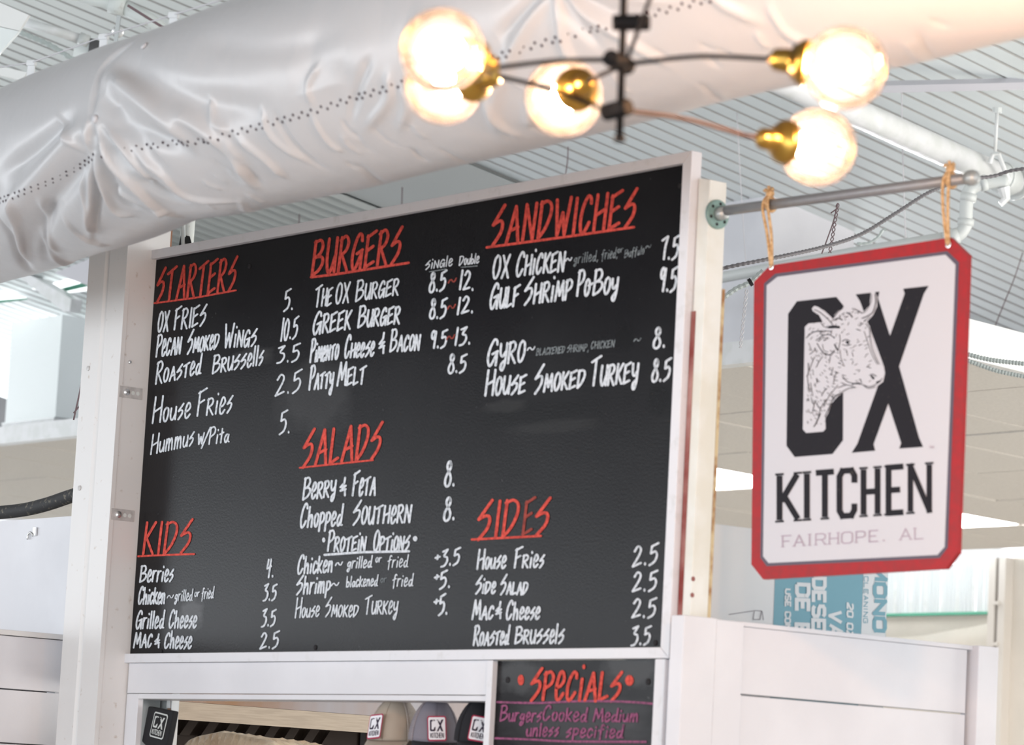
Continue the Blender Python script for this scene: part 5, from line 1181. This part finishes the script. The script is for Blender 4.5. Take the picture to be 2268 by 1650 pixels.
# thin wires
for pts, r, m, lab in (
    ([(1632, 250, 13), (1640, 400, 13), (1650, 560, 13), (1655, 625, 13)], .0022, 'wire_white', 'thin pale hanger wire passing the lower right bulb'),
    ([(1997, 185, 13), (1999, 330, 13), (2006, 540, 13)], .0026, 'wire_white', 'thin white hanger wire above the sign right half'),
    ([(2265, 560, 14), (2245, 620, 14), (2205, 720, 14), (2170, 830, 14), (2140, 888, 14)], .0022, 'wire', 'long dark wire dangling right of the sign'),
    ([(1258, 325, 13), (1257, 355, 13), (1252, 390, 13)], .0024, 'wire', 'short dark wire between duct and board top centre'),
    ([(664, 455, 14), (662, 500, 14)], .0026, 'wire', 'short dark wire above the BURGERS heading'),
    ([(891, 405, 14), (890, 455, 14)], .0026, 'wire', 'short dark wire left of the flat ceiling panel middle'),
    ([(1855, 452, 13), (1846, 490, 13), (1832, 530, 13), (1820, 562, 13)], .0026, 'wire', 'loose dark wire hanging below the grey pipe'),
    ([(1840, 472, 13), (1854, 462, 13)], .0026, 'wire', 'short wire end twisted under the grey pipe'),
    ([(190, 770, 12), (180, 850, 12), (163, 930, 12)], .003, 'wire', 'dark wire slanting beside the column left edge'),
    ([(163, 915, 12), (178, 897, 12)], .003, 'wire', 'short wire end at the column left edge')):
    d_ = ray(pts[0][0], pts[0][1]); td = (6.0-CAM[2]-SL*CAM[1])/(d_[2]+SL*d_[1]) if len(pts) > 2 or pts[0][1] < 460 else pts[0][2]
    if pts[0][0] < 400 or pts[0][0] in (1855, 1840): td = pts[0][2]
    kk = td/pts[0][2]; pts = [(p[0], p[1], p[2]*kk) for p in pts]; r *= kk**.8
    bm = NB(); tube(bm, spline([PD(*p) for p in pts], 5) if len(pts) > 2 else [PD(*p) for p in pts], r, 6); obj('hanger_wire', bm, m, label=lab, cat='wire', smooth=True)
for lab, (a_, b_), m in (('twisted dark wire hanging under the grey pipe middle', ((1856, 450), (1838, 560)), 'wire'), ('twisted pale wire hanging left of the sign', ((1654, 640), (1640, 770)), 'wire_white')):
    bm = NB()
    for ph in (0, math.pi):
        pts = []
        for k in range(60):
            f_ = k/59; w_ = 3.2*math.sin(k*.55+ph); pts.append(PD(a_[0]+(b_[0]-a_[0])*f_+w_, a_[1]+(b_[1]-a_[1])*f_, 13+.01*math.cos(k*.55+ph)))
        tube(bm, pts, .0022, 5)
    obj('twisted_wire', bm, m, label=lab, cat='wire', smooth=True)
# long flat strap under roof, upper right
bm = NB(); a_, b_ = PD(1900, 194, 15.5), PD(2330, 184, 15.5); tube(bm, [a_, b_], .028, 4); obj('roof_strap', bm, 'sign_white', label='long flat pale conduit crossing under the ribs at upper right', cat='conduit')

# upper-left cluster
op = thing('old_pipe', 'peeling pale pipe with a coupling at the upper left above the duct', 'pipe', PD(280, 20, 15))
bm = NB(); tube(bm, [PD(130, -20, 15), PD(245, 8, 15), PD(300, 25, 15)], .028, 16); obj('pipe', bm, 'old_pipe_paint', op, smooth=True)
bm = NB(); tube(bm, [PD(243, 7, 15), PD(277, 16, 15)], .042, 18); obj('coupling', bm, 'old_pipe_paint', op, smooth=True)
bm = NB(); tube(bm, [PD(277, 16, 15), PD(330, 45, 15), PD(420, 110, 15)], .034, 16); obj('pipe', bm, 'old_pipe_paint', op, smooth=True)
bm = NB(); tube(bm, [PD(283, 12, 14.9), PD(400, 85, 14.9)], .006, 8); obj('dark_conduit', bm, 'wire', op)
bm = NB(); P4 = [PD(260, 24, 15), PD(269, 26, 15), PD(258, 105, 15), PD(250, 102, 15)]; prism(bm, P4, tuple(FW*.02)); obj('strut', bm, 'metal_grey', op)
bm = NB(); tube(bm, [PD(50, 48, 16), PD(180, 86, 16)], .022, 14); bc = obj('conduit', bm, 'pipe_paint', label='smooth white conduit ending at a junction box, far upper left', cat='conduit', smooth=True)
bm = NB(); tube(bm, [PD(176, 84, 16), PD(196, 92, 16)], .030, 14); obj('connector', bm, 'pvc', bc, smooth=True)
jb = thing('junction_box', 'grey roof junction box with open dark side near the middle duct clip', 'junction box', PD(205, 110, 16))
bm = NB(); prism(bm, [PD(165, 100, 16.1), PD(199, 84, 16.1), PD(195, 118, 16.1), PD(160, 130, 16.1)], tuple(FW*.15)); obj('box', bm, 'deck_paint', jb)
bm = NB(); prism(bm, [PD(200, 84, 16.05), PD(228, 92, 16.05), PD(225, 112, 16.05), PD(195, 116, 16.05)], tuple(FW*.12)); obj('cover', bm, 'shadow_grey', jb)
flex('spiral_conduit', 'pale spiral conduit running down to the duct, far upper left', 'cable_light', [PD(30, 66, 15.8), PD(70, 82, 15.8), PD(120, 105, 15.8), PD(180, 145, 15.8)], .014, .03, cat='conduit')
bm = NB(); c_ = PD(268, 74, 15.5); dd_ = PD(278, 78, 15.4)-c_; lathe(bm, c_-dd_, dd_, [(0, .012), (.008, .026), (.03, .028), (.034, .02)], 18)
obj('roof_lamp', bm, 'metal_bright', label='small round white lamp under the strut at upper left', cat='lamp', smooth=False)
bx = thing('metal_bin', 'pale folded metal panel at the top left corner of the view', 'panel', PD(10, 60, 15))
bm = NB(); prism(bm, [PD(-60, -20, 15), PD(64, 33, 15), PD(42, 68, 15), PD(-60, 45, 15)], tuple(FW*.05)); obj('face', bm, 'deck_rib_light', bx)
bm = NB(); prism(bm, [PD(-60, 46, 15), PD(42, 69, 15), PD(0, 117, 15), PD(-60, 165, 15)], tuple(FW*.05)); obj('face', bm, 'deck_paint', bx)
bm = NB(); prism(bm, [PD(-30, 140, 16), PD(60, 160, 16), PD(48, 178, 16), PD(-30, 158, 16)], tuple(FW*.1)); obj('roof_purlin', bm, 'deck_rib_light', label='pale roof purlin above the left end of the duct', cat='beam')

# exhaust shaft, skylight and beam at the left
sf = thing('exhaust_shaft', 'white boxy exhaust shaft standing on the tiled ceiling left of the column', 'exhaust shaft', (-10.2, 5.6, 3.7))
bm = NB(); prism(bm, [(-10.53, 5.5, 3.93), (-9.90, 5.5, 3.93), (-9.90, 6.6, 3.93), (-10.53, 6.6, 3.93)], (0, 0, .66)); obj('shaft', bm, 'deck_paint', sf)
bm = NB(); vs0 = [(-10.54, 5.49, 3.93), (-9.89, 5.49, 3.93), (-9.89, 6.61, 3.93), (-10.54, 6.61, 3.93)]; vs1 = [(-10.56, 5.42, 3.68), (-9.96, 5.42, 3.68), (-9.96, 6.6, 3.68), (-10.56, 6.6, 3.68)]
a_ = [bm.verts.new(v) for v in vs0]; b_ = [bm.verts.new(v) for v in vs1]; bm.faces.new(a_); bm.faces.new(b_)
for i in range(4): bm.faces.new((a_[i], a_[(i+1) % 4], b_[(i+1) % 4], b_[i]))
obj('skirt', bm, 'pipe_paint', sf)
bm = NB(); box(bm, -10.545, -9.885, 5.485, 6.62, 3.925, 3.935); obj('seam', bm, 'metal_grey', sf)
lr = thing('ceiling', None, None, (-10, 6, 4.7), kind='structure')
me_low = sheet_mesh('low_roof_sheet', 'groove', 1.2, .12, 5.0, 12.0, 5.665); me_low.materials.append(MT['deck_paint']); me_low.materials.append(MT['deck_groove_shade'])
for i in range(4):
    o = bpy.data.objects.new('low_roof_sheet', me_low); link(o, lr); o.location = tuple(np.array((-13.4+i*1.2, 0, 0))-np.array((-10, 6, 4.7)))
bm = NB(); prism(bm, [PY(28, 602, 5.2), PY(48, 598, 5.2), PY(158, 662, 5.2), PY(154, 690, 5.2), PY(140, 690, 5.2)], (0, .08, 0)); obj('roof_beam', bm, 'pipe_paint', label='white roof beam in front of the skylight left of the column', cat='beam')
sk_ = thing('skylight', 'bright skylight strips with green edges left of the column', 'skylight', PY(100, 640, 5.3))
bm = NB(); prism(bm, [PY(100, 648, 5.3), PY(200, 622, 5.3), PY(200, 632, 5.3), PY(120, 650, 5.3)], (0, .01, 0)); obj('seal', bm, 'green_seal', sk_)
bm = NB(); prism(bm, [PY(70, 640, 5.34), PY(150, 618, 5.34), PY(205, 632, 5.34), PY(205, 642, 5.34), PY(118, 652, 5.34)], (0, .01, 0)); obj('pane', bm, 'window_sky', sk_)
bm = NB(); prism(bm, [PY(-40, 668, 5.3), PY(58, 660, 5.3), PY(58, 663, 5.3), PY(-40, 676, 5.3)], (0, .01, 0)); obj('seal', bm, 'green_seal', sk_)
bm = NB(); prism(bm, [PY(-40, 652, 5.34), PY(10, 644, 5.34), PY(60, 660, 5.34), PY(-40, 678, 5.34)], (0, .01, 0)); obj('pane', bm, 'window_sky', sk_)
bm = NB(); prism(bm, [PY(120, 605, 5.1), PY(230, 560, 5.1), PY(230, 636, 5.1), PY(196, 633, 5.1)], (0, .02, 0)); obj('grey_baffle', bm, 'sign_white', label='pale grey baffle between duct and skylight beside the column', cat='panel')
bm = NB(); prism(bm, [PY(-60, 690, 7.5), PY(40, 700, 7.5), PY(20, 960, 7.5), PY(-60, 960, 7.5)], (0, .02, 0)); obj('recess_shade_panel', bm, 'shadow_grey', kind='structure')  # flat dark panel drawn in place of a shaded recess
